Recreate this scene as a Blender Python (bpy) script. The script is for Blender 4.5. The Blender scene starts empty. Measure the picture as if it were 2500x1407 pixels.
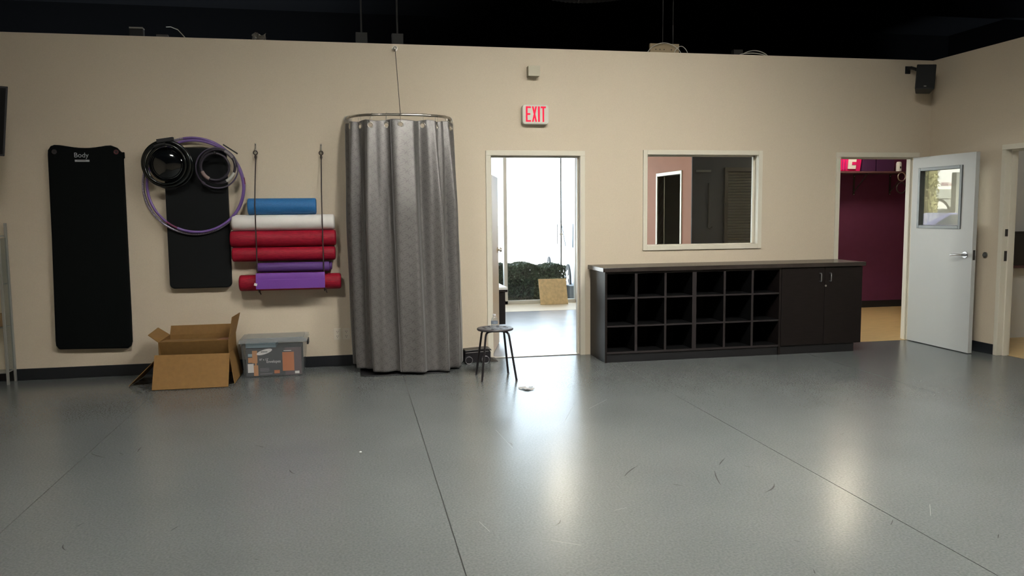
import bpy, bmesh, math, random
from mathutils import Vector, Matrix, Euler
PI = math.pi
random.seed(7)
scene = bpy.context.scene
C = scene.collection

# ------------------------------------------------------------------ camera
IMG_W, IMG_H = 2500, 1407
F_PX, YAW, PITCH, ROLL = 1949.88, 0.1956, 0.0939, -0.0098
CAM = Vector((-1.3027, -7.8552, 1.4675))
fw = Vector((math.sin(YAW) * math.cos(PITCH), math.cos(YAW) * math.cos(PITCH), -math.sin(PITCH)))
r0 = Vector((math.cos(YAW), -math.sin(YAW), 0))
u0 = r0.cross(fw)
rt = r0 * math.cos(ROLL) + u0 * math.sin(ROLL)
up = -r0 * math.sin(ROLL) + u0 * math.cos(ROLL)
cam = bpy.data.cameras.new('camera')
cam.sensor_width = 36.0
cam.lens = F_PX * 36.0 / IMG_W
cam.clip_start = 0.05
cam.clip_end = 300
cam_o = bpy.data.objects.new('camera', cam)
C.objects.link(cam_o)
M4 = Matrix((rt, up, -fw)).transposed().to_4x4()
M4.translation = CAM
cam_o.matrix_world = M4
scene.camera = cam_o

# ------------------------------------------------------------------ sky, sun, exposure
SKY_STRENGTH = 8.0
SUN_STRENGTH = 100.0
LAMP_STRENGTH = 140.0
w = bpy.data.worlds.new('sky')
scene.world = w
w.use_nodes = True
bg = w.node_tree.nodes['Background']
bg.inputs[0].default_value = (0.73, 0.86, 1.0, 1)
bg.inputs[1].default_value = SKY_STRENGTH
sun = bpy.data.lights.new('sun', 'SUN')
sun.energy = SUN_STRENGTH
sun.angle = 0.02
sun.color = (1.0, 0.95, 0.86)
sun_o = bpy.data.objects.new('sun', sun)
C.objects.link(sun_o)
sun_o.rotation_euler = (math.radians(42), 0, math.radians(-12))
scene.view_settings.view_transform = 'Standard'
scene.view_settings.look = 'None'
scene.view_settings.gamma = 1.0
scene.view_settings.use_curve_mapping = False
scene.view_settings.exposure = 0.0

# ------------------------------------------------------------------ materials
def nodes_of(m):
    return m.node_tree.nodes, m.node_tree.links

def pmat(name, col, rough=0.5, metal=0.0, spec=0.5, bump=0.0, scale=60.0, var=0.0, emit=None, estr=0.0, sheen=0.0, stretch=None, coat=0.0):
    m = bpy.data.materials.new(name)
    m.use_nodes = True
    n, l = nodes_of(m)
    b = n['Principled BSDF']
    b.inputs['Base Color'].default_value = (*col, 1)
    b.inputs['Roughness'].default_value = rough
    b.inputs['Metallic'].default_value = metal
    b.inputs['Specular IOR Level'].default_value = spec
    if sheen:
        b.inputs['Sheen Weight'].default_value = sheen
    if coat:
        b.inputs['Coat Weight'].default_value = coat
    if emit:
        b.inputs['Emission Color'].default_value = (*emit, 1)
        b.inputs['Emission Strength'].default_value = estr
    if bump or var:
        tc = n.new('ShaderNodeTexCoord')
        mp = n.new('ShaderNodeMapping')
        l.new(tc.outputs['Object'], mp.inputs[0])
        if stretch:
            mp.inputs['Scale'].default_value = stretch
        ns = n.new('ShaderNodeTexNoise')
        ns.inputs['Scale'].default_value = scale
        ns.inputs['Detail'].default_value = 4
        l.new(mp.outputs[0], ns.inputs[0])
        if bump:
            bp = n.new('ShaderNodeBump')
            bp.inputs['Strength'].default_value = bump
            bp.inputs['Distance'].default_value = 0.004
            l.new(ns.outputs[0], bp.inputs['Height'])
            l.new(bp.outputs[0], b.inputs['Normal'])
        if var:
            rp = n.new('ShaderNodeValToRGB')
            rp.color_ramp.elements[0].position = 0.3
            rp.color_ramp.elements[1].position = 0.7
            rp.color_ramp.elements[0].color = (*[c * (1 - var) for c in col], 1)
            rp.color_ramp.elements[1].color = (*[min(1, c * (1 + var)) for c in col], 1)
            l.new(ns.outputs[0], rp.inputs[0])
            l.new(rp.outputs[0], b.inputs['Base Color'])
    return m

def glass_mat(name, tint=(0.97, 0.99, 0.98), haze=0.0):
    m = bpy.data.materials.new(name)
    m.use_nodes = True
    n, l = nodes_of(m)
    n.remove(n['Principled BSDF'])
    out = n['Material Output']
    lw = n.new('ShaderNodeLayerWeight')
    lw.inputs[0].default_value = 0.5
    pw = n.new('ShaderNodeMath'); pw.operation = 'POWER'; pw.inputs[1].default_value = 5
    l.new(lw.outputs['Facing'], pw.inputs[0])
    ma = n.new('ShaderNodeMath'); ma.operation = 'MULTIPLY_ADD'
    ma.inputs[1].default_value = 0.96; ma.inputs[2].default_value = 0.04
    l.new(pw.outputs[0], ma.inputs[0])
    tr = n.new('ShaderNodeBsdfTransparent'); tr.inputs[0].default_value = (*tint, 1)
    gl = n.new('ShaderNodeBsdfGlossy'); gl.inputs['Roughness'].default_value = 0.0
    body = tr
    if haze:
        df = n.new('ShaderNodeBsdfTranslucent'); df.inputs[0].default_value = (0.85, 0.9, 0.92, 1)
        d2 = n.new('ShaderNodeBsdfDiffuse'); d2.inputs[0].default_value = (0.8, 0.84, 0.86, 1)
        mm = n.new('ShaderNodeMixShader'); mm.inputs[0].default_value = 0.6
        l.new(df.outputs[0], mm.inputs[1]); l.new(d2.outputs[0], mm.inputs[2])
        mh = n.new('ShaderNodeMixShader'); mh.inputs[0].default_value = haze
        l.new(tr.outputs[0], mh.inputs[1]); l.new(mm.outputs[0], mh.inputs[2])
        body = mh
    mx = n.new('ShaderNodeMixShader')
    l.new(ma.outputs[0], mx.inputs[0]); l.new(body.outputs[0], mx.inputs[1]); l.new(gl.outputs[0], mx.inputs[2])
    l.new(mx.outputs[0], out.inputs[0])
    return m

def emat(name, col, s):
    m = bpy.data.materials.new(name)
    m.use_nodes = True
    n, l = nodes_of(m)
    n.remove(n['Principled BSDF'])
    e = n.new('ShaderNodeEmission')
    e.inputs[0].default_value = (*col, 1); e.inputs[1].default_value = s
    l.new(e.outputs[0], n['Material Output'].inputs[0])
    return m

def floor_mat():
    m = bpy.data.materials.new('grey_dance_vinyl')
    m.use_nodes = True
    n, l = nodes_of(m)
    b = n['Principled BSDF']
    tc = n.new('ShaderNodeNewGeometry')
    def noise(scale, detail=5, st=(1, 1, 1), rot=0):
        mp = n.new('ShaderNodeMapping'); mp.inputs['Scale'].default_value = st
        mp.inputs['Rotation'].default_value = (0, 0, rot)
        l.new(tc.outputs['Position'], mp.inputs[0])
        x = n.new('ShaderNodeTexNoise'); x.inputs['Scale'].default_value = scale; x.inputs['Detail'].default_value = detail
        l.new(mp.outputs[0], x.inputs[0]); return x
    def ramp(src, a, b_, ca, cb):
        r = n.new('ShaderNodeValToRGB')
        r.color_ramp.elements[0].position = a; r.color_ramp.elements[1].position = b_
        r.color_ramp.elements[0].color = (*ca, 1); r.color_ramp.elements[1].color = (*cb, 1)
        l.new(src.outputs[0], r.inputs[0]); return r
    big = ramp(noise(1.3), 0.3, 0.7, (0.106, 0.116, 0.116), (0.120, 0.130, 0.130))
    fine = ramp(noise(90, 6), 0.25, 0.75, (0.78, 0.78, 0.78), (1.2, 1.2, 1.2))
    mul = n.new('ShaderNodeMix'); mul.data_type = 'RGBA'; mul.blend_type = 'MULTIPLY'; mul.inputs[0].default_value = 1
    l.new(big.outputs[0], mul.inputs[6]); l.new(fine.outputs[0], mul.inputs[7])
    last = mul
    l.new(last.outputs[2], b.inputs['Base Color'])
    b.inputs['Roughness'].default_value = 0.25
    b.inputs['Specular IOR Level'].default_value = 0.36
    bp = n.new('ShaderNodeBump'); bp.inputs['Strength'].default_value = 0.004; bp.inputs['Distance'].default_value = 0.001
    l.new(noise(180, 3).outputs[0], bp.inputs['Height']); l.new(bp.outputs[0], b.inputs['Normal'])
    return m

def curtain_mat():
    m = bpy.data.materials.new('silver_damask')
    m.use_nodes = True
    n, l = nodes_of(m)
    b = n['Principled BSDF']
    uv = n.new('ShaderNodeUVMap'); uv.uv_map = 'UVMap'
    def vm(op, a, bb=None, val=None):
        x = n.new('ShaderNodeVectorMath'); x.operation = op
        l.new(a, x.inputs[0])
        if bb is not None: l.new(bb, x.inputs[1])
        if val is not None: x.inputs[1].default_value = val
        return x
    def mt(op, a, v=None, bsock=None, clamp=False):
        x = n.new('ShaderNodeMath'); x.operation = op; x.use_clamp = clamp
        l.new(a, x.inputs[0])
        if v is not None: x.inputs[1].default_value = v
        if bsock is not None: l.new(bsock, x.inputs[1])
        return x
    def rings(off):
        a = vm('ADD', uv.outputs[0], val=(off, off, 0))
        s = vm('SCALE', a.outputs[0]); s.inputs['Scale'].default_value = 1 / 0.085
        f = vm('FRACTION', s.outputs[0])
        c = vm('SUBTRACT', f.outputs[0], val=(0.5, 0.5, 0))
        ln = n.new('ShaderNodeVectorMath'); ln.operation = 'LENGTH'; l.new(c.outputs[0], ln.inputs[0])
        d = mt('SUBTRACT', ln.outputs['Value'], 0.46)
        ab = mt('ABSOLUTE', d.outputs[0])
        return mt('LESS_THAN', ab.outputs[0], 0.024), c
    r1, c1 = rings(0)
    r2, c2 = rings(0.0425)
    def dashed(ring, c, k):
        sx = n.new('ShaderNodeSeparateXYZ'); l.new(c.outputs[0], sx.inputs[0])
        ang = mt('ARCTAN2', sx.outputs[1], bsock=sx.outputs[0])
        sn = mt('SINE', mt('MULTIPLY', ang.outputs[0], k).outputs[0])
        return mt('MULTIPLY', ring.outputs[0], bsock=mt('GREATER_THAN', sn.outputs[0], -0.45).outputs[0])
    pat = mt('MAXIMUM', dashed(r1, c1, 8).outputs[0], bsock=dashed(r2, c2, 8).outputs[0])
    ns = n.new('ShaderNodeTexNoise'); ns.inputs['Scale'].default_value = 900; ns.inputs['Detail'].default_value = 2
    mp = n.new('ShaderNodeMapping'); mp.inputs['Scale'].default_value = (1, 0.25, 1)
    l.new(uv.outputs[0], mp.inputs[0]); l.new(mp.outputs[0], ns.inputs[0])
    mix = n.new('ShaderNodeMix'); mix.data_type = 'RGBA'
    mix.inputs[6].default_value = (0.165, 0.156, 0.152, 1); mix.inputs[7].default_value = (0.118, 0.112, 0.110, 1)
    l.new(pat.outputs[0], mix.inputs[0])
    mul = n.new('ShaderNodeMix'); mul.data_type = 'RGBA'; mul.blend_type = 'OVERLAY'; mul.inputs[0].default_value = 0.5
    l.new(mix.outputs[2], mul.inputs[6]); l.new(ns.outputs[0], mul.inputs[7])
    l.new(mul.outputs[2], b.inputs['Base Color'])
    b.inputs['Roughness'].default_value = 0.41
    b.inputs['Metallic'].default_value = 0.5
    b.inputs['Sheen Weight'].default_value = 0.25
    bp = n.new('ShaderNodeBump'); bp.inputs['Strength'].default_value = 0.25; bp.inputs['Distance'].default_value = 0.002
    l.new(ns.outputs[0], bp.inputs['Height']); l.new(bp.outputs[0], b.inputs['Normal'])
    return m

MT = dict(
    wall=pmat('cream_wall_paint', (0.60, 0.518, 0.405), 0.75, spec=0.2, bump=0.10, scale=140, var=0.03),
    trim=pmat('cream_gloss_trim', (0.66, 0.62, 0.52), 0.4, spec=0.4),
    black=pmat('flat_black_paint', (0.0022, 0.0022, 0.0024), 0.9, spec=0.05, bump=0.3, scale=12),
    base=pmat('black_vinyl_base', (0.010, 0.012, 0.016), 0.4),
    floor=floor_mat(),
    gap=pmat('dark_seam', (0.03, 0.03, 0.03), 0.8),
    scuff=pmat('black_rubber_scuff', (0.05, 0.05, 0.051), 0.9, spec=0.0),
    scuff_l=pmat('pale_scratch', (0.20, 0.21, 0.21), 0.6, spec=0.2),
    tan=pmat('tan_wood_vinyl', (0.62, 0.44, 0.21), 0.35, var=0.12, scale=6, stretch=(1, 8, 1)),
    strip=pmat('beige_entry_tile', (0.62, 0.54, 0.42), 0.5, var=0.05, scale=5),
    pink=pmat('salmon_wall_paint', (0.31, 0.140, 0.092), 0.75, spec=0.2, var=0.04, scale=4),
    purple=pmat('plum_wall_paint', (0.12, 0.030, 0.074), 0.7, spec=0.2, var=0.05, scale=8),
    alcove_shade=pmat('shaded_alcove_wall', (0.030, 0.034, 0.043), 0.6, spec=0.3),
    white=pmat('white_paint', (0.74, 0.75, 0.74), 0.5, bump=0.05, scale=90),
    doorw=pmat('white_door_paint', (0.46, 0.47, 0.46), 0.42, bump=0.05, scale=120),
    steel=pmat('brushed_nickel', (0.55, 0.52, 0.47), 0.28, metal=1.0),
    chrome=pmat('chrome', (0.45, 0.45, 0.46), 0.3, metal=1.0),
    darkmetal=pmat('dark_metal', (0.035, 0.03, 0.028), 0.45, metal=0.3),
    greymetal=pmat('grey_window_kit', (0.11, 0.118, 0.12), 0.4, metal=0.4),
    glass=glass_mat('clear_glass'),
    espresso=pmat('espresso_laminate', (0.0088, 0.0062, 0.0062), 0.45, spec=0.3, var=0.25, scale=9, stretch=(1, 1, 12)),
    espresso_top=pmat('espresso_worktop', (0.030, 0.023, 0.021), 0.26, var=0.2, scale=7, stretch=(1, 12, 1)),
    espresso_edge=pmat('espresso_shelf_edge', (0.024, 0.020, 0.021), 0.5, spec=0.3),
    cubbyshade=pmat('shaded_cubby_inside', (0.0035, 0.0035, 0.004), 0.6, spec=0.15),  # recess shade painted into the colour of the cubby insides
    posterpaper=glass_mat('backlit_poster_paper', (0.9, 0.75, 0.66), haze=0.5),
    lobbyfloor=pmat('polished_pale_concrete', (0.30, 0.30, 0.325), 0.25, var=0.10, scale=2.5),
    hem=pmat('silver_hem_thread', (0.24, 0.235, 0.24), 0.45, metal=0.3),
    leaftan=pmat('tan_door_paint', (0.52, 0.38, 0.22), 0.5),
    jbox=pmat('drab_cream_enamel', (0.46, 0.42, 0.31), 0.5),
    side_fill=emat('added_side_fill', (1.0, 0.95, 0.85), 22.0),
    kick=pmat('black_kick_board', (0.008, 0.008, 0.010), 0.5),
    matblack=pmat('black_foam_mat', (0.0030, 0.0042, 0.0045), 0.85, spec=0.12, bump=0.15, scale=400),
    matblack2=pmat('charcoal_foam_mat', (0.0065, 0.0075, 0.0085), 0.8, spec=0.2, bump=0.15, scale=400),
    eyelet=pmat('dark_red_eyelet', (0.10, 0.022, 0.028), 0.4),
    eyelet_d=pmat('dark_eyelet', (0.03, 0.02, 0.022), 0.4),
    logo=pmat('pale_print', (0.42, 0.43, 0.45), 0.6),
    hoop_p=pmat('purple_hoop', (0.16, 0.09, 0.30), 0.32),
    hoop_s=pmat('silver_glitter_hoop', (0.36, 0.32, 0.42), 0.3, metal=0.55, var=0.9, scale=240),
    hoop_m=pmat('magenta_tape', (0.14, 0.012, 0.07), 0.35),
    ringblack=pmat('black_gloss_ring', (0.006, 0.008, 0.008), 0.16, spec=0.6),
    ringpad=pmat('black_ring_pad', (0.008, 0.008, 0.010), 0.6),
    dome=pmat('black_gloss_disc', (0.004, 0.005, 0.006), 0.08, spec=0.7, coat=0.5),
    ringgrey=pmat('plum_grey_ring', (0.085, 0.07, 0.11), 0.35),
    ringdark=pmat('dark_plum_ring', (0.022, 0.018, 0.028), 0.35),
    padgrey=pmat('grey_ring_pad', (0.17, 0.155, 0.17), 0.6),
    padpink=pmat('rosy_grey_pad', (0.26, 0.19, 0.18), 0.6),
    padwhite=pmat('pale_ring_pad', (0.48, 0.47, 0.43), 0.6),
    foamblue=pmat('blue_foam', (0.018, 0.14, 0.36), 0.6, bump=0.35, scale=130, var=0.15),
    foamwhite=pmat('white_foam', (0.72, 0.70, 0.67), 0.65, bump=0.15, scale=130),
    foamred=pmat('crimson_foam', (0.30, 0.008, 0.026), 0.55, spec=0.25, bump=0.25, scale=30, var=0.3, stretch=(0.7, 6, 6)),
    matpurple=pmat('purple_yoga_mat', (0.155, 0.040, 0.30), 0.6, bump=0.2, scale=300),
    matpurple_d=pmat('violet_yoga_mat', (0.095, 0.035, 0.19), 0.6, bump=0.2, scale=300),
    strap=pmat('dark_brown_cord', (0.03, 0.018, 0.015), 0.6),
    card=pmat('brown_cardboard', (0.235, 0.130, 0.045), 0.75, spec=0.2, var=0.06, scale=25),
    tape=pmat('reddish_tape', (0.30, 0.12, 0.07), 0.5),
    plastic=glass_mat('clear_tub_plastic', (0.97, 0.98, 0.99), haze=0.10),
    lidplastic=glass_mat('frosted_lid_plastic', (0.96, 0.97, 0.98), haze=0.26),
    envgrey=pmat('dark_grey_print', (0.048, 0.050, 0.055), 0.6),
    envplum=pmat('plum_grey_print', (0.10, 0.072, 0.08), 0.6),
    envor=pmat('orange_print', (0.46, 0.15, 0.055), 0.6),
    envtan=pmat('tan_print', (0.48, 0.22, 0.09), 0.6),
    envwhite=pmat('white_print', (0.66, 0.63, 0.62), 0.6),
    envblue=pmat('pale_blue_paper', (0.24, 0.33, 0.38), 0.7),
    outlet=pmat('ivory_plastic', (0.62, 0.56, 0.46), 0.4),
    slot=pmat('dark_slot', (0.02, 0.02, 0.02), 0.6),
    exithouse=pmat('white_sign_plastic', (0.62, 0.60, 0.53), 0.5),
    exitred=emat('lit_red_letters', (1.0, 0.035, 0.085), 1.05),
    curtain=curtain_mat(),
    stool=pmat('black_plastic_seat', (0.045, 0.04, 0.045), 0.45),
    stoolleg=pmat('black_steel_tube', (0.018, 0.015, 0.018), 0.35, metal=0.2),
    water=glass_mat('clear_bottle', (0.96, 0.98, 1.0), haze=0.10),
    label=pmat('blue_grey_label', (0.20, 0.24, 0.30), 0.5),
    cap=pmat('white_cap', (0.7, 0.7, 0.72), 0.4),
    caseblack=pmat('black_case', (0.012, 0.011, 0.014), 0.35),
    caseshine=pmat('grey_roll_wrap', (0.22, 0.21, 0.22), 0.3, metal=0.3),
    speaker=pmat('black_speaker_plastic', (0.008, 0.010, 0.012), 0.5),
    grille=pmat('black_speaker_grille', (0.006, 0.007, 0.008), 0.7, bump=0.6, scale=500),
    screen=pmat('black_screen', (0.003, 0.003, 0.0035), 0.3, spec=0.2),
    teal=pmat('teal_plastic', (0.06, 0.22, 0.24), 0.4),
    tanball=pmat('tan_wicker', (0.30, 0.20, 0.10), 0.8, bump=0.6, scale=60),
    rackmetal=pmat('pale_rack_metal', (0.36, 0.36, 0.34), 0.4, metal=0.5),
    duct=pmat('charcoal_duct', (0.0035, 0.0033, 0.003), 0.7),
    boxtan=pmat('tan_board', (0.26, 0.20, 0.12), 0.7),
    foil=pmat('crumpled_foil', (0.35, 0.34, 0.32), 0.3, metal=0.9, bump=0.8, scale=60),
    wire=pmat('white_cable', (0.42, 0.40, 0.36), 0.5),
    dimwire=pmat('grey_wire', (0.10, 0.10, 0.10), 0.5),
    lampon=emat('lit_tube_diffuser', (1.0, 0.975, 0.89), LAMP_STRENGTH),
    lampdome=emat('lit_dome', (1.0, 0.88, 0.66), 80.0),
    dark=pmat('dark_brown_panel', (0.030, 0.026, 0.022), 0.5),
    pinkbox=pmat('hot_pink_plastic', (0.62, 0.01, 0.12), 0.4),
    pinkcloth=pmat('magenta_cloth', (0.45, 0.008, 0.16), 0.6),
    plumbox=pmat('dark_plum_box', (0.055, 0.014, 0.06), 0.5),
    shelfwood=pmat('mauve_shelf', (0.11, 0.05, 0.055), 0.5),
    osb=pmat('wood_board', (0.72, 0.56, 0.33), 0.7, var=0.14, scale=22, bump=0.2),
    leaf=pmat('hedge_leaf', (0.030, 0.062, 0.030), 0.5, var=0.5, scale=9),
    twig=pmat('hedge_twig', (0.012, 0.014, 0.012), 0.8),
    asphalt=pmat('pale_asphalt', (0.32, 0.32, 0.33), 0.85, var=0.1, scale=3),
    concrete=pmat('blue_grey_concrete', (0.26, 0.29, 0.33), 0.8, var=0.1, scale=8),
    carpaint=pmat('silver_blue_paint', (0.50, 0.56, 0.64), 0.25, metal=0.4),
    carwhite=pmat('white_car_paint', (0.75, 0.76, 0.8), 0.25),
    carlav=pmat('lavender_car_paint', (0.11, 0.115, 0.20), 0.3),
    carglass=pmat('dark_car_glass', (0.05, 0.06, 0.07), 0.1),
    tyre=pmat('tyre_rubber', (0.015, 0.015, 0.016), 0.8),
    rim=pmat('alloy_rim', (0.55, 0.56, 0.58), 0.3, metal=0.8),
    stucco=pmat('white_stucco', (0.82, 0.80, 0.74), 0.85),
    stuccod=pmat('dark_grey_stucco', (0.17, 0.175, 0.155), 0.9),
    stuccog=pmat('grey_stucco_and_shade', (0.30, 0.31, 0.28), 0.85),  # grey beam, also colours the painted shadow below it
    signred=pmat('maroon_letters', (0.22, 0.03, 0.05), 0.6),
    bark=pmat('ivy_bark', (0.24, 0.22, 0.11), 0.9, var=0.6, scale=3, stretch=(6, 6, 1), bump=1.0),
    paper=pmat('grey_paper_scrap', (0.42, 0.41, 0.40), 0.8),
    rackpane=glass_mat('smoky_pane', (0.8, 0.84, 0.82), haze=0.15),
)

# ------------------------------------------------------------------ mesh helpers
WORLD = {}

class MB:
    def __init__(s):
        s.v = []; s.f = []; s.uv = None
    def add(s, vs, fs):
        o = len(s.v)
        s.v += [tuple(p) for p in vs]
        s.f += [tuple(i + o for i in f) for f in fs]
        return s
    def box(s, lo, hi, rot=None, piv=None):
        x0, y0, z0 = lo; x1, y1, z1 = hi
        vs = [Vector(p) for p in ((x0, y0, z0), (x1, y0, z0), (x1, y1, z0), (x0, y1, z0), (x0, y0, z1), (x1, y0, z1), (x1, y1, z1), (x0, y1, z1))]
        if rot:
            pv = Vector(piv) if piv else (vs[0] + vs[6]) / 2
            R = Euler(rot).to_matrix()
            vs = [pv + R @ (p - pv) for p in vs]
        return s.add(vs, [(0, 3, 2, 1), (4, 5, 6, 7), (0, 1, 5, 4), (1, 2, 6, 5), (2, 3, 7, 6), (3, 0, 4, 7)])
    def hexa(s, p8):
        return s.add(p8, [(0, 3, 2, 1), (4, 5, 6, 7), (0, 1, 5, 4), (1, 2, 6, 5), (2, 3, 7, 6), (3, 0, 4, 7)])
    def cyl(s, a, b, ra, rb=None, n=20, caps=True):
        a = Vector(a); b = Vector(b); rb = ra if rb is None else rb
        d = (b - a).normalized()
        t = Vector((0, 0, 1)) if abs(d.z) < 0.9 else Vector((1, 0, 0))
        e1 = d.cross(t).normalized(); e2 = d.cross(e1)
        vs = []
        for p, r in ((a, ra), (b, rb)):
            vs += [p + (e1 * math.cos(2 * PI * i / n) + e2 * math.sin(2 * PI * i / n)) * r for i in range(n)]
        fs = [(i, (i + 1) % n, n + (i + 1) % n, n + i) for i in range(n)]
        if caps:
            fs += [tuple(range(n - 1, -1, -1)), tuple(range(n, 2 * n))]
        return s.add(vs, fs)
    def tube(s, pts, r, n=10, closed=False, rx=None):
        pts = [Vector(p) for p in pts]; m = len(pts); vs = []; fs = []
        prev = None
        for i, p in enumerate(pts):
            if closed: d = pts[(i + 1) % m] - pts[i - 1]
            else: d = pts[min(i + 1, m - 1)] - pts[max(i - 1, 0)]
            d.normalize()
            if prev is None:
                t = Vector((0, 0, 1)) if abs(d.z) < 0.9 else Vector((1, 0, 0))
                e1 = d.cross(t).normalized()
            else:
                e1 = (prev - d * prev.dot(d)).normalized()
            prev = e1; e2 = d.cross(e1)
            rr = r[i] if isinstance(r, (list, tuple)) else r
            vs += [p + (e1 * math.cos(2 * PI * k / n) + e2 * math.sin(2 * PI * k / n)) * rr for k in range(n)]
        rngs = m if closed else m - 1
        for i in range(rngs):
            for k in range(n):
                a = i * n; b = ((i + 1) % m) * n
                fs.append((a + k, a + (k + 1) % n, b + (k + 1) % n, b + k))
        if not closed:
            fs += [tuple(range(n - 1, -1, -1)), tuple(range((m - 1) * n, m * n))]
        return s.add(vs, fs)
    def ring_y(s, c, R, r, n=64, k=10, a0=0.0, a1=2 * PI, ry=None):
        """tube bent round an axis along y"""
        closed = abs(a1 - a0 - 2 * PI) < 1e-6
        m = n if closed else n + 1
        ry = ry or r
        vs = []; fs = []
        for i in range(m):
            a = a0 + (a1 - a0) * i / n
            for j in range(k):
                b = 2 * PI * j / k
                q = R + r * math.cos(b)
                vs.append((c[0] + q * math.cos(a), c[1] + ry * math.sin(b), c[2] + q * math.sin(a)))
        for i in range(n):
            A = i * k; B = ((i + 1) % m) * k
            for j in range(k):
                fs.append((A + j, B + j, B + (j + 1) % k, A + (j + 1) % k))
        if not closed:
            fs += [tuple(range(k)), tuple(range((m - 1) * k + k - 1, (m - 1) * k - 1, -1))]
        return s.add(vs, fs)
    def lathe(s, c, prof, n=28, axis='z'):
        vs = []; fs = []; m = len(prof)
        for i in range(n):
            a = 2 * PI * i / n
            for r, h in prof:
                if axis == 'z': vs.append((c[0] + r * math.cos(a), c[1] + r * math.sin(a), c[2] + h))
                else: vs.append((c[0] + r * math.cos(a), c[1] - h, c[2] + r * math.sin(a)))
        for i in range(n):
            for j in range(m - 1):
                A = i * m + j; B = ((i + 1) % n) * m + j
                fs.append((A, B, B + 1, A + 1))
        return s.add(vs, fs)
    def prism(s, poly, lo, hi, axis='y'):
        """poly in the plane across axis"""
        def mk(p, t):
            if axis == 'y': return (p[0], t, p[1])
            if axis == 'x': return (t, p[0], p[1])
            return (p[0], p[1], t)
        n = len(poly)
        vs = [mk(p, lo) for p in poly] + [mk(p, hi) for p in poly]
        fs = [tuple(range(n)), tuple(range(2 * n - 1, n - 1, -1))] + [(i, n + i, n + (i + 1) % n, (i + 1) % n) for i in range(n)]
        return s.add(vs, fs)
    def grid(s, fn, nu, nv, skip=None):
        o = len(s.v)
        s.v += [tuple(fn(i / nu, j / nv)) for i in range(nu + 1) for j in range(nv + 1)]
        for i in range(nu):
            for j in range(nv):
                if skip and skip((i + 0.5) / nu, (j + 0.5) / nv): continue
                a = o + i * (nv + 1) + j
                s.f.append((a, a + nv + 1, a + nv + 2, a + 1))
        return s
    def build(s, name, mat, parent=None, smooth=False, bevel=0.0, solid=0.0, recalc=True, seg=2):
        vs = [Vector(p) for p in s.v]
        lo = Vector([min(p[i] for p in vs) for i in range(3)])
        hi = Vector([max(p[i] for p in vs) for i in range(3)])
        org = Vector(((lo.x + hi.x) / 2, (lo.y + hi.y) / 2, lo.z))
        me = bpy.data.meshes.new(name)
        me.from_pydata([p - org for p in vs], [], s.f)
        me.validate()
        if recalc:
            bm = bmesh.new(); bm.from_mesh(me)
            bmesh.ops.recalc_face_normals(bm, faces=bm.faces)
            bm.to_mesh(me); bm.free()
        if s.uv:
            ul = me.uv_layers.new(name='UVMap')
            for lp in me.loops:
                ul.data[lp.index].uv = s.uv[lp.vertex_index]
        if smooth:
            me.polygons.foreach_set('use_smooth', [True] * len(me.polygons))
        o = bpy.data.objects.new(name, me)
        C.objects.link(o)
        me.materials.append(MT[mat] if isinstance(mat, str) else mat)
        if parent is not None:
            o.parent = parent
            o.location = org - WORLD[parent.name]
        else:
            o.location = org
        WORLD[o.name] = org.copy()
        if solid:
            md = o.modifiers.new('thickness', 'SOLIDIFY'); md.thickness = solid; md.offset = 0
        if bevel:
            md = o.modifiers.new('edge', 'BEVEL'); md.width = bevel; md.segments = seg; md.limit_method = 'ANGLE'
            md.angle_limit = math.radians(40)
        if smooth and bevel == 0 and not solid:
            try: me.set_sharp_from_angle(angle=math.radians(45))
            except Exception: pass
        return o

def tag(o, label, cat, group=None):
    o['label'] = label; o['category'] = cat
    if group: o['group'] = group
    return o

def thing(name, label, cat, loc, group=None):
    o = bpy.data.objects.new(name, None)
    o.empty_display_size = 0.1
    C.objects.link(o); o.location = loc
    WORLD[o.name] = Vector(loc)
    return tag(o, label, cat, group)

def struct(o):
    o['kind'] = 'structure'
    return o

def sroot(name, loc):
    o = bpy.data.objects.new(name, None)
    o.empty_display_size = 0.1
    C.objects.link(o); o.location = loc
    WORLD[o.name] = Vector(loc)
    return struct(o)

def text_mesh(txt, size, ext=0.0):
    """letters as mesh data in the local xz plane, facing -y"""
    cu = bpy.data.curves.new('letters', 'FONT')
    cu.body = txt; cu.size = size; cu.extrude = ext; cu.align_x = 'LEFT'
    cu.resolution_u = 4
    o = bpy.data.objects.new('letters', cu); C.objects.link(o)
    dg = bpy.context.evaluated_depsgraph_get()
    me = bpy.data.meshes.new_from_object(o.evaluated_get(dg))
    bpy.data.objects.remove(o)
    vs = [(v.co.x, -v.co.z, v.co.y) for v in me.vertices]
    fs = [tuple(p.vertices) for p in me.polygons]
    bpy.data.meshes.remove(me)
    return vs, fs

def letters(name, txt, box, y, mat, parent, depth=0.0008):
    """text fitted to box (x0,z0,x1,z1) on the plane y"""
    vs, fs = text_mesh(txt, 1.0, 0.0)
    xs = [p[0] for p in vs]; zs = [p[2] for p in vs]
    sx = (box[2] - box[0]) / (max(xs) - min(xs)); sz = (box[3] - box[1]) / (max(zs) - min(zs))
    mb = MB()
    mb.add([(box[0] + (p[0] - min(xs)) * sx, y - depth, box[1] + (p[2] - min(zs)) * sz) for p in vs], fs)
    return mb.build(name, mat, parent, recalc=False)

def rounded(x0, z0, x1, z1, r, n=6):
    out = []
    for cx, cz, a in ((x1 - r, z1 - r, 0), (x0 + r, z1 - r, 90), (x0 + r, z0 + r, 180), (x1 - r, z0 + r, 270)):
        for i in range(n + 1):
            t = math.radians(a + 90 * i / n)
            out.append((cx + r * math.cos(t), cz + r * math.sin(t)))
    return out

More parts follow.
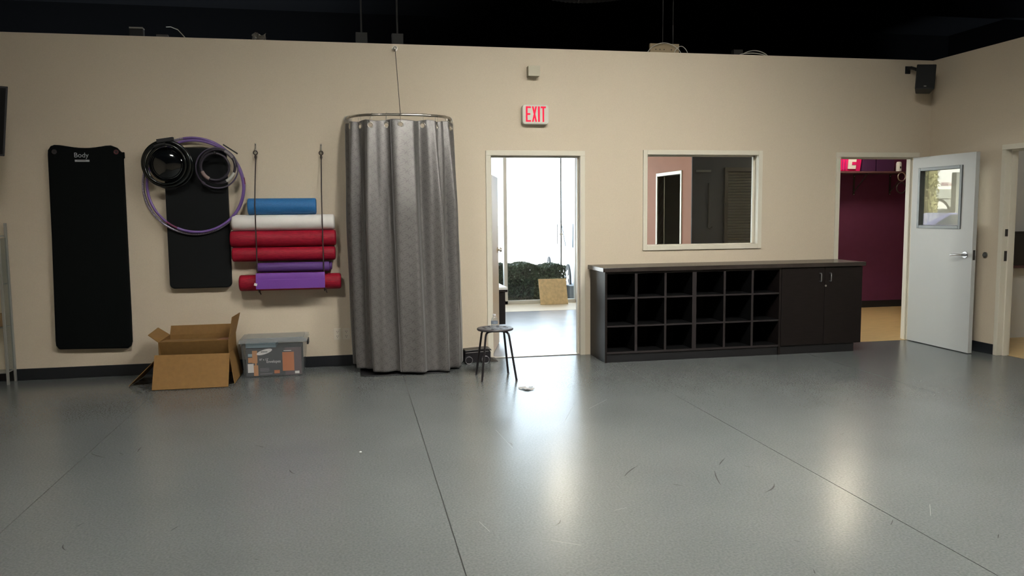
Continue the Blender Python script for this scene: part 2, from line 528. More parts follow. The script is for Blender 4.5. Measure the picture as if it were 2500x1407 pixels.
# ------------------------------------------------------------------ the setting
XR = 4.974          # right wall
XL = -5.0           # left wall
YB = -11.0          # wall behind the camera
HT = 3.08           # top of partitions
T = 0.12            # partition thickness
CEIL = 4.5
YS = 4.68           # storefront plane
LOBH = 2.75         # lobby ceiling

# floor: slab plus vinyl sheets with seams between them
fl = struct(MB().box((XL - 0.2, YB - 0.2, -0.12), (XR + 0.3, 0.02, -0.003)).build('floor', 'gap'))
SEAMS = [XL, -2.958, -0.890, 1.194, 3.228, XR + 0.1]
for a, b in zip(SEAMS[:-1], SEAMS[1:]):
    MB().box((a + 0.0028, YB, -0.003), (b - 0.0028, 0.0, 0.0)).build('floor_sheet', 'floor', fl)
SC = [(-2.94, -2.58, -2.824, -2.693), (-2.771, -2.593, -2.728, -2.647), (-2.662, -2.61, -2.664, -2.501), (-2.466, -2.602, -2.459, -2.585), (-2.636, -3.852, -2.611, -3.802), (-2.179, -3.995, -2.154, -3.94), (-1.957, -2.629, -1.889, -2.7), (-0.409, -4.327, -0.366, -4.264), (0.742, -3.663, 0.834, -3.549), (0.145, -3.726, 0.283, -3.565), (0.87, -3.708, 0.916, -3.741), (0.767, -4.136, 0.887, -4.02), (1.12, -4.66, 1.168, -4.609), (0.51, -5.001, 0.493, -5.043), (1.481, -4.9, 1.52, -4.862), (0.671, -3.752, 0.598, -3.981), (0.54, -2.882, 0.545, -2.915), (1.31, -2.472, 1.35, -2.443), (-1.758, -4.398, -1.732, -4.416), (-1.66, -4.544, -1.637, -4.537), (0.584, -4.723, 0.607, -4.75), (0.349, -3.904, 0.396, -3.948), (1.784, -3.257, 1.833, -3.228), (-0.363, -2.927, -0.355, -3.022), (-1.7, -3.184, -1.664, -3.275), (-2.619, -4.053, -2.583, -4.129)]
for x0, y0, x1, y1 in SC:
    a = Vector((x0, y0, 0.0004)); b = Vector((x1, y1, 0.0004)); d = b - a
    nrm = Vector((-d.y, d.x, 0)).normalized()
    L = d.length; bow = nrm * L * random.uniform(-0.12, 0.12)
    wd = min(0.010, 0.004 + L * 0.03)
    mb = MB()
    P = []
    for i in range(7):
        t = i / 6
        p = a + d * t + bow * 4 * t * (1 - t)
        h = wd * math.sin(PI * (0.08 + 0.84 * t)) * random.uniform(0.6, 1.1)
        P.append((p + nrm * h * 0.5, p - nrm * h * 0.5))
    vs = [q for pr in P for q in pr]
    mb.add(vs, [(2 * i, 2 * i + 1, 2 * i + 3, 2 * i + 2) for i in range(6)])
    mb.build('scuff_mark', 'scuff', fl)
for x0, y0, x1, y1 in [(-0.389, -2.621, -0.359, -3.066), (0.12, -2.523, 0.311, -2.075), (-0.469, -4.487, -0.349, -4.569), (1.479, -4.472, 1.378, -4.604), (-0.076, -4.205, -0.004, -4.182), (0.4, -2.2, 0.62, -1.95), (-0.75, -4.2, -0.72, -4.33)]:
    a = Vector((x0, y0, 0.0004)); b = Vector((x1, y1, 0.0004)); d = b - a
    nrm = Vector((-d.y, d.x, 0)).normalized() * 0.0008
    MB().add([a + nrm, a - nrm, b - nrm, b + nrm], [(0, 1, 2, 3)]).build('scratch_mark', 'scuff_l', fl)

# openings in the back wall
D1 = (0.0, 1.016)       # outer frame of door 1
D2 = (3.83, 4.841)      # outer frame of door 2
FZ = 2.083
WX0, WX1, WZ0, WZ1 = 1.635, 2.964, 1.066, 2.095
mb = MB()
mb.box((XL - 0.1, 0, -0.02), (D1[0] + 0.02, T, HT))
mb.box((D1[0] + 0.02, 0, FZ - 0.02), (D1[1] - 0.02, T, HT))
mb.box((D1[1] - 0.02, 0, -0.02), (WX0 + 0.02, T, HT))
mb.box((WX0 + 0.02, 0, -0.02), (WX1 - 0.02, T, WZ0 + 0.02))
mb.box((WX0 + 0.02, 0, WZ1 - 0.02), (WX1 - 0.02, T, HT))
mb.box((WX1 - 0.02, 0, -0.02), (D2[0] + 0.02, T, HT))
mb.box((D2[0] + 0.02, 0, FZ - 0.02), (D2[1] - 0.02, T, HT))
mb.box((D2[1] - 0.02, 0, -0.02), (XR, T, HT))
struct(mb.build('wall_back', 'wall'))
# right wall with the third door
D3 = (-1.026, -2.042)
mb = MB()
mb.box((XR, D3[0] - 0.02, -0.02), (XR + T, T, HT))
mb.box((XR, D3[1] + 0.02, FZ - 0.02), (XR + T, D3[0] - 0.02, HT))
mb.box((XR, YB, -0.02), (XR + T, D3[1] + 0.02, HT))
struct(mb.build('wall_right', 'wall'))
struct(MB().box((XL - T, YB, -0.02), (XL, 0, HT)).build('wall_left', 'wall'))
struct(MB().box((XL - T, YB - T, -0.02), (XR + T, YB, HT)).build('wall_front', 'wall'))
# black roof space above the partitions
cl = struct(MB().box((XL - 1.5, YB - 1.5, CEIL), (9.2, 6.6, CEIL + 0.3)).build('ceiling', 'black'))
for i in range(9):
    y = -10.6 + i * 1.6
    MB().box((XL - 1.4, y - 0.05, CEIL - 0.35), (9.1, y + 0.05, CEIL - 0.002)).build('ceiling_joist', 'black', cl)
mb = MB()
mb.box((XL - 1.5, YB - 1.5, -0.12), (XL - 1.4, 6.6, CEIL))
mb.box((9.1, YB - 1.5, -0.12), (9.2, 6.6, CEIL))
mb.box((XL - 1.4, YB - 1.5, -0.12), (9.1, YB - 1.4, CEIL))
mb.box((XL - 1.4, YS + 0.12, LOBH - 0.05), (9.1, YS + 0.22, CEIL))
struct(mb.build('wall_shell', 'black'))

# baseboards
def bb(name, lo, hi):
    return struct(MB().box(lo, hi).build(name, 'base', bevel=0.003))
bb('baseboard_back', (XL, -0.010, 0), (D1[0] - 0.002, 0, 0.105))
bb('baseboard_back_end', (D2[1] + 0.002, -0.010, 0), (XR, 0, 0.105))
bb('baseboard_right', (XR - 0.010, D3[0] + 0.002, 0), (XR, -0.011, 0.105))
bb('baseboard_right_near', (XR - 0.010, YB, 0), (XR, D3[1] - 0.002, 0.105))
bb('baseboard_left', (XL, YB, 0), (XL + 0.010, -0.011, 0.105))

def door_frame(root, x0, x1, mat='trim', yf=0.0, th=T, axis='x', z1=FZ, fw_=0.050):
    """steel frame wrapped round the wall; axis x: wall along x at y=yf..yf+th. axis y: wall along y at x=yf.."""
    def bx(a0, a1, d0, d1, z0, z1_):
        if axis == 'x': return ((min(a0, a1), d0, z0), (max(a0, a1), d1, z1_))
        return ((d0, min(a0, a1), z0), (d1, max(a0, a1), z1_))
    s = 1 if x1 > x0 else -1
    p = 0.014
    for nm, a, b in (('frame_jamb', x0, x0 + s * fw_), ('frame_jamb', x1 - s * fw_, x1)):
        m = MB(); m.box(*bx(a, b, yf - p, yf + th + p, 0, z1 - fw_))
        m.build(nm, mat, root, bevel=0.003)
    m = MB(); m.box(*bx(x0, x1, yf - p, yf + th + p, z1 - fw_, z1)); m.build('frame_head', mat, root, bevel=0.003)
    st = 0.016
    ys0, ys1 = yf + 0.05, yf + 0.10
    for a, b in ((x0 + s * fw_, x0 + s * (fw_ + st)), (x1 - s * (fw_ + st), x1 - s * fw_)):
        m = MB(); m.box(*bx(a, b, ys0, ys1, 0, z1 - fw_ - st)); m.build('frame_stop', mat, root)
    m = MB(); m.box(*bx(x0 + s * fw_, x1 - s * fw_, ys0, ys1, z1 - fw_ - st, z1 - fw_)); m.build('frame_stop', mat, root)

# door 1, to the lobby, leaf swung away
d1 = sroot('door_1', (0.508, 0.06, 0))
door_frame(d1, *D1)
ang = math.radians(75)
hx, hy = 0.062, 0.10
def leafpt(s_, t_, z):   # s along the leaf, t through its thickness
    return (hx + s_ * math.cos(ang) + t_ * math.sin(ang), hy + s_ * math.sin(ang) - t_ * math.cos(ang), z)
lf = MB()
lf.hexa([leafpt(0, 0, 0.01), leafpt(0.90, 0, 0.01), leafpt(0.90, -0.042, 0.01), leafpt(0, -0.042, 0.01), leafpt(0, 0, 1.86), leafpt(0.90, 0, 1.86), leafpt(0.90, -0.042, 1.86), leafpt(0, -0.042, 1.86)])
lfo = lf.build('door_leaf', 'leaftan', d1, bevel=0.003)
kb = MB()
kb.cyl(leafpt(0.80, 0.0, 1.06), leafpt(0.80, 0.008, 1.06), 0.032)
kb.cyl(leafpt(0.80, 0.008, 1.06), leafpt(0.80, 0.022, 1.06), 0.014)
kb.cyl(leafpt(0.80, 0.022, 1.06), leafpt(0.80, 0.046, 1.06), 0.028, 0.022)
kb.build('door_knob', 'steel', lfo, smooth=True)
MB().box((0.05, 0.02, 0), (0.966, 0.10, 0.008)).build('threshold', 'steel', d1, bevel=0.002)

# door 2, to the back of the lobby, leaf standing square to the wall
d2 = sroot('door_2', (4.335, 0.06, 0))
door_frame(d2, *D2)
LX0, LX1 = 4.762, 4.806
leaf = MB()
gy0, gy1, gz0, gz1 = -0.745, -0.125, 1.27, 1.895
leaf.box((LX0, -0.925, 0.008), (LX1, gy0, 2.025))
leaf.box((LX0, gy1, 0.008), (LX1, -0.016, 2.025))
leaf.box((LX0, gy0, 0.008), (LX1, gy1, gz0))
leaf.box((LX0, gy0, gz1), (LX1, gy1, 2.025))
lo2 = leaf.build('door_leaf', 'doorw', d2)
for a, b in (((LX0 - 0.010, gy0 - 0.012, gz0 - 0.012), (LX1 + 0.010, gy0 + 0.022, gz1 + 0.012)), ((LX0 - 0.010, gy1 - 0.022, gz0 - 0.012), (LX1 + 0.010, gy1 + 0.012, gz1 + 0.012)), ((LX0 - 0.010, gy0 + 0.022, gz0 - 0.012), (LX1 + 0.010, gy1 - 0.022, gz0 + 0.022)), ((LX0 - 0.010, gy0 + 0.022, gz1 - 0.022), (LX1 + 0.010, gy1 - 0.022, gz1 + 0.012))):
    MB().box(a, b).build('window_kit_bar', 'greymetal', lo2, bevel=0.003)
MB().box((LX0 + 0.019, gy0 + 0.02, gz0 + 0.02), (LX0 + 0.025, gy1 - 0.02, gz1 - 0.02)).build('pane', 'glass', lo2)
for sx, xx in ((-1, LX0), (1, LX1)):
    h = MB()
    h.cyl((xx, -0.838, 1.0), (xx + sx * 0.010, -0.838, 1.0), 0.034, n=24)
    h.cyl((xx + sx * 0.010, -0.838, 1.0), (xx + sx * 0.05, -0.838, 1.0), 0.013)
    h.tube([(xx + sx * 0.05, -0.845, 1.0), (xx + sx * 0.056, -0.80, 1.002), (xx + sx * 0.056, -0.74, 0.998), (xx + sx * 0.052, -0.69, 0.992)], 0.0095, 12)
    h.build('lever_handle', 'chrome', lo2, smooth=True)
MB().box((LX0 + 0.010, -0.927, 0.95), (LX1 - 0.010, -0.9245, 1.05)).build('latch_plate', 'darkmetal', lo2)
for z in (0.25, 1.02, 1.80):
    MB().cyl((4.800, -0.010, z - 0.05), (4.800, -0.010, z + 0.05), 0.008).build('hinge', 'steel', d2, smooth=True)

# door 3 in the right wall
d3 = sroot('door_3', (XR + 0.06, -1.534, 0))
door_frame(d3, D3[0], D3[1], yf=XR, axis='y')
for z, h in ((1.225, 0.035), (0.995, 0.05)):
    MB().box((XR + 0.02, D3[0] - 0.0535, z - h), (XR + 0.055, D3[0] - 0.0495, z + h)).build('strike_plate', 'darkmetal', d3)
# room behind door 3
struct(MB().box((XR + T, -3.4, -0.12), (7.4, 0.0, 0.0)).build('floor_side_room', 'tan'))
struct(MB().box((XR + T, -0.16, 0), (7.4, -0.02, HT)).build('wall_side_room_end', 'white'))
struct(MB().box((7.3, -3.4, 0), (7.42, -0.16, HT)).build('wall_side_room_far', 'white'))
struct(MB().box((XR + T, -3.5, 0), (7.42, -3.4, HT)).build('wall_side_room_near', 'white'))
struct(MB().box((XR + T, -3.5, LOBH), (7.42, -0.16, LOBH + 0.05)).build('ceiling_side_room', 'white'))
t = thing('wall_cabinet', 'dark brown wall panel glimpsed through the far right doorway', 'cabinet', (6.25, -0.2, 0.82))
MB().box((5.62, -0.24, 0.83), (6.9, -0.162, 1.19)).build('body', 'dark', t, bevel=0.003)
MB().box((5.60, -0.26, 0.80), (6.92, -0.162, 0.83)).build('ledge', 'shelfwood', t, bevel=0.003)
MB().box((5.60, -0.25, 1.19), (6.92, -0.162, 1.205)).build('top_rail', 'dark', t)

# interior window in the back wall
w1 = sroot('window_1', (2.3, 0.06, WZ0))
fwid = 0.046
for nm, a, b in (('frame_side', (WX0, -0.018, WZ0), (WX0 + fwid, T + 0.018, WZ1)), ('frame_side', (WX1 - fwid, -0.018, WZ0), (WX1, T + 0.018, WZ1)), ('frame_head', (WX0 + fwid, -0.018, WZ1 - fwid), (WX1 - fwid, T + 0.018, WZ1)), ('frame_sill', (WX0 + fwid, -0.018, WZ0), (WX1 - fwid, T + 0.018, WZ0 + fwid))):
    MB().box(a, b).build(nm, 'trim', w1, bevel=0.003)
for a, b in (((WX0 + fwid, 0.07, WZ0 + fwid), (WX0 + fwid + 0.012, 0.09, WZ1 - fwid)), ((WX1 - fwid - 0.02, 0.07, WZ0 + fwid), (WX1 - fwid, 0.09, WZ1 - fwid)), ((WX0 + fwid, 0.07, WZ1 - fwid - 0.014), (WX1 - fwid, 0.09, WZ1 - fwid)), ((WX0 + fwid, 0.07, WZ0 + fwid), (WX1 - fwid, 0.09, WZ0 + fwid + 0.010))):
    MB().box(a, b).build('glazing_bead', 'trim', w1)
MB().box((WX0 + fwid + 0.004, 0.077, WZ0 + fwid + 0.004), (WX1 - fwid - 0.004, 0.083, WZ1 - fwid - 0.004)).build('pane', 'glass', w1)

# ------------------------------------------------------------------ lobby behind the back wall
LL = -1.6
PX = 3.42            # salmon wall
PY = 2.83            # plum wall
struct(MB().box((LL - 0.1, 0.02, -0.12), (3.3, 3.72, 0.0)).build('floor_lobby', 'lobbyfloor'))
struct(MB().box((3.302, 0.02, -0.12), (8.2, 3.72, 0.0)).build('floor_closet', 'tan'))
struct(MB().box((LL - 0.1, 3.724, -0.12), (5.6, YS + 0.14, 0.002)).build('floor_lobby_entry', 'strip'))
struct(MB().box((LL - 0.12, T, 0), (LL, YS, LOBH)).build('wall_lobby_left', 'wall'))
mb = MB()
dy0, dy1, dzt = 3.20, 4.10, 2.01
mb.box((PX, PY, 0), (PX + 0.1, dy0, LOBH)); mb.box((PX, dy1, 0), (PX + 0.1, YS, LOBH)); mb.box((PX, dy0, dzt), (PX + 0.1, dy1, LOBH))
struct(mb.build('wall_lobby_right', 'pink'))
struct(MB().box((PX + 0.002, PY - 0.02, 0), (4.75, PY + 0.08, LOBH)).build('wall_lobby_alcove', 'alcove_shade'))  # same wall as the plum one; its backlit shade is put into the colour
struct(MB().box((4.75, PY - 0.02, 0), (8.1, PY + 0.08, LOBH)).build('wall_lobby_plum', 'purple'))
struct(MB().box((8.0, T, 0), (8.12, PY, LOBH)).build('wall_lobby_end', 'purple'))
struct(MB().box((LL - 0.12, T, LOBH), (8.12, YS + 0.3, LOBH + 0.08)).build('ceiling_lobby', 'white'))
struct(MB().box((XR + T, T - 0.1, 0), (8.12, T + 0.02, LOBH)).build('wall_lobby_near', 'wall'))
bb('baseboard_plum', (4.75, PY - 0.032, 0), (8.0, PY - 0.02, 0.10))
# doorway in the salmon wall with a dark store room
d4 = sroot('door_4', (PX, 3.65, 0))
for a, b in (((PX - 0.015, dy0 - 0.05, 0), (PX + 0.115, dy0, dzt + 0.05)), ((PX - 0.015, dy1, 0), (PX + 0.115, dy1 + 0.05, dzt + 0.05)), ((PX - 0.015, dy0, dzt), (PX + 0.115, dy1, dzt + 0.05))):
    MB().box(a, b).build('frame_board', 'trim', d4, bevel=0.003)
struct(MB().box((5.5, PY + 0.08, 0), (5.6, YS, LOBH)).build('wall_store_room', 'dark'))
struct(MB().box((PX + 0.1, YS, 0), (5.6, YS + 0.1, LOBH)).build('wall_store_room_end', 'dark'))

# storefront
w2 = sroot('window_2', (1.0, YS, 0))
SH = 2.40
struct(MB().box((LL - 0.1, YS, SH + 0.06), (PX + 0.1, YS + 0.12, LOBH)).build('wall_lobby_header', 'white'))
MUL = [LL, 0.0 - 0.62, 1.085, 2.262, PX]
for xx in MUL:
    MB().box((xx - 0.028, YS, 0), (xx + 0.028, YS + 0.10, SH)).build('mullion', 'white', w2, bevel=0.002)
MB().box((LL, YS, 0.0), (PX, YS + 0.10, 0.055)).build('sill_rail', 'white', w2, bevel=0.002)
MB().box((LL, YS, SH), (PX, YS + 0.10, SH + 0.06)).build('head_rail', 'white', w2, bevel=0.002)
for a, b in zip(MUL[:-1], MUL[1:]):
    MB().box((a + 0.028, YS + 0.047, 0.055), (b - 0.028, YS + 0.053, SH)).build('pane', 'glass', w2)
MB().box((1.988, YS - 0.012, 0.62), (2.006, YS + 0.04, SH)).build('glazing_bar', 'greymetal', w2)
MB().box((1.975, YS - 0.016, 1.10), (2.02, YS - 0.012, 1.13)).build('bar_clip', 'white', w2)

# ------------------------------------------------------------------ lamps of the place, with added baffles and a side room fill
def troffer(x, y, z, lab, lx=0.6, ly=1.0):
    t = thing('ceiling_light', lab, 'ceiling light', (x, y, z), 'studio ceiling lights')
    MB().box((x - lx / 2, y - ly / 2, z), (x + lx / 2, y + ly / 2, z + 0.07)).build('housing', 'speaker', t, bevel=0.005)
    MB().box((x - lx / 2 + 0.03, y - ly / 2 + 0.03, z - 0.012), (x + lx / 2 - 0.03, y + ly / 2 - 0.03, z)).build('diffuser', 'lampon', t)
    for sx in (-1, 1):
        MB().box((x + sx * lx / 2 - 0.006, y - ly / 2, z - 0.22), (x + sx * lx / 2 + 0.006, y + ly / 2, z)).build('added_baffle', 'speaker', t)  # plates added to cut the sideways spread of light along the walls
        MB().cyl((x + sx * lx * 0.4, y, z + 0.07), (x + sx * lx * 0.4, y, CEIL), 0.004, n=6).build('hanger', 'darkmetal', t)
troffer(1.95, -4.0, 4.1, 'ceiling light with added baffles hanging above the studio, the right hand one')
troffer(0.20, -4.0, 4.1, 'ceiling light with added baffles hanging above the studio, the left hand one')
troffer(-2.6, -4.0, 4.1, 'small ceiling light with added baffles hanging at the left of the studio', 0.6, 0.42)
for x, y, lab in ((5.335, 1.884, 'round glowing ceiling lamp above the plum closet'), (1.622, 3.308, 'round glowing ceiling lamp above the lobby')):
    t = thing('dome_lamp', lab, 'ceiling light', (x, y, LOBH - 0.09), 'lobby dome lamps')
    MB().cyl((x, y, LOBH - 0.025), (x, y, LOBH), 0.17, n=32).build('lamp_base', 'white', t, smooth=True)
    MB().lathe((x, y, LOBH - 0.025), [(0.155, 0), (0.15, -0.025), (0.12, -0.048), (0.07, -0.062), (0.0, -0.066)], 32).build('lamp_shade', 'lampdome', t, smooth=True)

x, y = 6.1, -1.9  # unseen fill lamp added to brighten the side room
t = thing('dome_lamp', 'unseen round ceiling lamp added to light the room beyond the far right doorway', 'ceiling light', (x, y, LOBH - 0.09), 'lobby dome lamps')
MB().cyl((x, y, LOBH - 0.025), (x, y, LOBH), 0.17, n=32).build('lamp_base', 'white', t, smooth=True)
MB().lathe((x, y, LOBH - 0.025), [(0.155, 0), (0.15, -0.025), (0.12, -0.048), (0.07, -0.062), (0.0, -0.066)], 32).build('lamp_shade', 'side_fill', t, smooth=True)

# ------------------------------------------------------------------ hanging mats
def slab_mat(name, label, poly, y0, y1, mat, bevel=0.012):
    o = MB().prism(poly, y0, y1).build(name, mat, None, bevel=bevel, seg=3)
    return tag(o, label, 'exercise mat')

def long_mat():
    t = thing('exercise_mat', 'long black exercise mat with white logo and red eyelets hanging on wall', 'exercise mat', (-3.63, -0.03, 0.26))
    def outline():
        P = []
        # top edge from right to left, sagging between eyelets
        P += [(-3.312, 1.98), (-3.305, 2.03), (-3.335, 2.055), (-3.36, 2.085), (-3.41, 2.105), (-3.45, 2.103)]
        for i in range(1, 8):
            u = i / 8
            P.append((-3.45 - 0.36 * u, 2.103 - 0.022 * math.sin(PI * u)))
        P += [(-3.83, 2.105), (-3.875, 2.107), (-3.905, 2.095), (-3.928, 2.06), (-3.932, 2.02)]
        P += [(-3.942, 1.3), (-3.965, 0.36), (-3.962, 0.31), (-3.94, 0.275)]
        P += [(-3.36, 0.262), (-3.335, 0.28), (-3.322, 0.32), (-3.318, 0.6), (-3.315, 1.3)]
        return P
    MB().prism(outline(), -0.055, -0.004).build('pad', 'matblack', t, bevel=0.014, seg=3)
    for x, m in ((-3.873, 'eyelet_d'), (-3.365, 'eyelet')):
        MB().ring_y((x, -0.058, 2.045), 0.016, 0.005, 20, 8).build('eyelet', m, t, smooth=True)
        MB().cyl((x, -0.0562, 2.045), (x, -0.050, 2.045), 0.013, n=16).build('hook_peg', 'slot', t, smooth=True)
    x0 = -3.712
    letters('logo_word', 'Body', (x0, 1.983, x0 + 0.118, 2.038), -0.0555, 'logo', t)
    MB().box((x0 + 0.002, -0.0565, 1.958), (x0 + 0.122, -0.0553, 1.976)).build('logo_bar', 'logo', t)
    for i in range(9):
        MB().box((x0 + 0.022 + i * 0.008, -0.0569, 1.967), (x0 + 0.027 + i * 0.008, -0.0566, 1.972)).build('logo_tick', 'envgrey', t)
    MB().box((-3.318, -0.05, 1.99), (-3.300, -0.03, 2.045)).build('mat_strap', 'matblack', t, bevel=0.003)
long_mat()

m2 = slab_mat('folded_mat', 'shorter charcoal exercise mat hanging behind the purple hoops', [(x - (2.08 - z) * 0.0 + (0.02 if z > 1.4 else 0.0) * 0, z) for x, z in rounded(-2.968, 0.80, -2.425, 2.088, 0.045)], -0.066, -0.006, 'matblack2', 0.012)

# ------------------------------------------------------------------ hula hoops
t = thing('hula_hoop', 'large silver glitter hula hoop, outer of the two purple hoops', 'hula hoop', (-2.712, -0.085, 1.295), 'hula hoops on the wall')
hc = (-2.712, -0.085, 1.738)
MB().ring_y(hc, 0.436, 0.0115, 110, 10, math.radians(100), math.radians(330)).build('glitter_tube', 'hoop_s', t, smooth=True)
MB().ring_y(hc, 0.436, 0.0117, 70, 10, math.radians(-30), math.radians(100)).build('purple_tube', 'hoop_p', t, smooth=True)
MB().ring_y(hc, 0.436, 0.0145, 8, 10, math.radians(2), math.radians(10)).build('tape_band', 'hoop_m', t, smooth=True)
t = thing('hula_hoop', 'slightly smaller plain purple hula hoop nested inside the silver glitter one', 'hula hoop', (-2.693, -0.108, 1.315), 'hula hoops on the wall')
hc = (-2.693, -0.112, 1.735)
MB().ring_y(hc, 0.414, 0.0120, 120, 10, math.radians(245), math.radians(590)).build('purple_tube', 'hoop_p', t, smooth=True)
MB().ring_y(hc, 0.414, 0.009, 8, 10, math.radians(230), math.radians(245)).build('joint_tube', 'hoop_m', t, smooth=True)

# ------------------------------------------------------------------ pilates rings
def pil_ring(label, c, R, mat, pads, band=0.011, wid=0.014, group='pilates rings on the wall'):
    t = thing('pilates_ring', label, 'pilates ring', (c[0], c[1], c[2] - R), group)
    MB().ring_y(c, R, band * 0.55, 72, 12, ry=wid).build('band', mat, t, smooth=True)
    for a, half, rr, pm, dy in pads:
        MB().ring_y((c[0], c[1] + dy, c[2]), R, rr, 10, 12, math.radians(a - half), math.radians(a + half)).build('grip_pad', pm, t, smooth=True)
    return t
LC = (-2.918, 1.935)
tag(MB().lathe((LC[0] - 0.005, -0.125, LC[1] - 0.003), [(0.148, 0.0), (0.154, 0.012), (0.146, 0.024), (0.12, 0.040), (0.07, 0.052), (0.0, 0.056)], 48, axis='y').build('balance_disc', 'dome', None, smooth=True), 'shiny black dome shaped balance disc framed by the black rings', 'balance disc')
t = pil_ring('thick glossy black pilates ring, biggest on the left, with flat pad on top', (LC[0] - 0.002, -0.172, LC[1]), 0.198, 'ringblack', [(250, 20, 0.016, 'ringpad', 0)], 0.03, 0.018)
a = MB()
a.box((LC[0] - 0.075, -0.194, LC[1] + 0.192), (LC[0] + 0.068, -0.150, LC[1] + 0.226), rot=(0, math.radians(-9), 0))
a.build('top_pad', 'ringpad', t, bevel=0.004)
pil_ring('glossy black pilates ring sitting low at the back of the left cluster', (LC[0] + 0.018, -0.137, LC[1] - 0.018), 0.194, 'ringblack', [(80, 22, 0.014, 'ringpad', 0), (262, 20, 0.014, 'ringpad', 0)], 0.022, 0.013)
pil_ring('narrow inner black pilates ring nearest the viewer in the left cluster', (LC[0] - 0.008, -0.206, LC[1] - 0.006), 0.174, 'ringblack', [(95, 24, 0.013, 'ringpad', 0)], 0.016, 0.010)
RC = (-2.500, 1.912)
pil_ring('thin plum grey pilates ring, outermost on the right', (RC[0] + 0.002, -0.138, RC[1] - 0.012), 0.182, 'ringgrey', [(228, 4, 0.012, 'ringgrey', 0)], 0.012, 0.010)
t = pil_ring('dark plum pilates ring with grey pads and a black strap', (RC[0] + 0.012, -0.162, RC[1] + 0.002), 0.150, 'ringdark', [(47, 17, 0.015, 'padgrey', -0.004), (318, 20, 0.014, 'padwhite', -0.002), (140, 16, 0.010, 'padgrey', 0)], 0.022, 0.014)
a = MB()
a.box((RC[0] + 0.055, -0.177, RC[1] + 0.150), (RC[0] + 0.200, -0.147, RC[1] + 0.162), rot=(0, math.radians(34), 0))
a.build('strap', 'ringpad', t, bevel=0.002)
pil_ring('small dark pilates ring with rosy grey pads, innermost on the right', (RC[0] - 0.006, -0.192, RC[1] - 0.004), 0.120, 'ringdark', [(222, 22, 0.016, 'padpink', -0.002), (318, 20, 0.011, 'padgrey', 0), (20, 16, 0.008, 'padgrey', 0)], 0.020, 0.012)
for x, z, lab in ((LC[0], LC[1] + 0.185, 'dark wall peg holding the black pilates rings'), (RC[0], RC[1] + 0.135, 'dark wall peg holding the plum pilates rings')):
    p = MB(); p.cyl((x, 0, z - 0.022), (x, -0.235, z - 0.018), 0.007, n=12); p.cyl((x, -0.235, z - 0.018), (x, -0.240, z - 0.004), 0.009, n=12)
    tag(p.build('wall_peg', 'slot', None, smooth=True), lab, 'wall peg', 'pegs behind the rings')

# ------------------------------------------------------------------ foam rollers in cord slings
def roller(label, x0, x1, y, z, r, mat, cat='foam roller', rnd=0.012, name='foam_roller', wob=0.0):
    n = 40
    prof = [(0.0, x0), (r - rnd, x0), (r - rnd * 0.3, x0 + rnd * 0.3), (r, x0 + rnd)]
    m = 10
    prof += [(r, x0 + rnd + (x1 - x0 - 2 * rnd) * i / m) for i in range(1, m)]
    prof += [(r, x1 - rnd), (r - rnd * 0.3, x1 - rnd * 0.3), (r - rnd, x1), (0.0, x1)]
    vs = []; fs = []; k = len(prof)
    for i in range(n):
        a = 2 * PI * i / n
        for rr, x in prof:
            q = rr * (1 + wob * math.sin(3 * a + 7 * x))
            vs.append((x, y + q * math.cos(a), z + q * math.sin(a)))
    for i in range(n):
        for j in range(k - 1):
            A = i * k + j; B = ((i + 1) % n) * k + j
            fs.append((A, A + 1, B + 1, B))
    o = MB().add(vs, fs).build(name, mat, None, smooth=True)
    return tag(o, label, cat, 'foam rollers slung on the wall')
RY = -0.085
roller('short bright blue foam roller lying on top of the white one', -2.248, -1.634, RY, 1.548, 0.076, 'foamblue')
roller('long white foam roller between the blue and crimson rollers', -2.395, -1.468, RY, 1.399, 0.073, 'foamwhite', rnd=0.02)
roller('long crimson foam roller, the one just under the white roller', -2.415, -1.460, RY, 1.250, 0.075, 'foamred', wob=0.006, rnd=0.018)
roller('long crimson foam roller, the middle one above the thin violet mat roll', -2.405, -1.468, RY, 1.105, 0.066, 'foamred', wob=0.006, rnd=0.018)
roller('lowest crimson foam roller, behind the purple mat', -2.352, -1.425, RY + 0.005, 0.838, 0.075, 'foamred', wob=0.006, rnd=0.018)

def rolled_mat(name, label, x0, x1, cy, cz, ry, rz, turns, mat, th=0.006, flap=None, cap=None):
    """spiral of foam sheet along x, with real thickness"""
    N = int(turns * 36)
    pts = []
    for i in range(N + 1):
        a = 2 * PI * turns * i / N
        k = 0.25 + 0.75 * i / N
        pts.append((cy - math.cos(a) * ry * k, cz + math.sin(a) * rz * k))
    if flap: pts += flap
    mb = MB()
    m = len(pts)
    for x in (x0, x1):
        for i, p in enumerate(pts):
            q0 = pts[max(i - 1, 0)]; q1 = pts[min(i + 1, m - 1)]
            d = Vector((q1[0] - q0[0], q1[1] - q0[1])); d.normalize()
            nn = Vector((-d.y, d.x)) * th / 2
            mb.v.append((x, p[0] + nn.x, p[1] + nn.y)); mb.v.append((x, p[0] - nn.x, p[1] - nn.y))
    S = 2 * m
    for i in range(m - 1):
        a, b, c, d = 2 * i, 2 * i + 1, 2 * i + 3, 2 * i + 2
        mb.f += [(a, d, d + S, a + S), (b, b + S, c + S, c), (a, b, c, d), (a + S, d + S, c + S, b + S)]
    mb.f += [(0, S, S + 1, 1), (2 * m - 2, 2 * m - 1, S + 2 * m - 1, S + 2 * m - 2)]
    o = mb.build(name, mat, None)
    return tag(o, label, 'yoga mat', 'rolled yoga mats')
rolled_mat('rolled_yoga_mat', 'thin rolled violet yoga mat under the crimson rollers', -2.185, -1.530, -0.139, 0.985, 0.046, 0.046, 4, 'matpurple_d')
roller('slim rolled violet mat core poking out behind the thin violet mat', -2.20, -1.505, -0.046, 0.982, 0.040, 'matpurple_d', cat='yoga mat', name='rolled_yoga_mat')
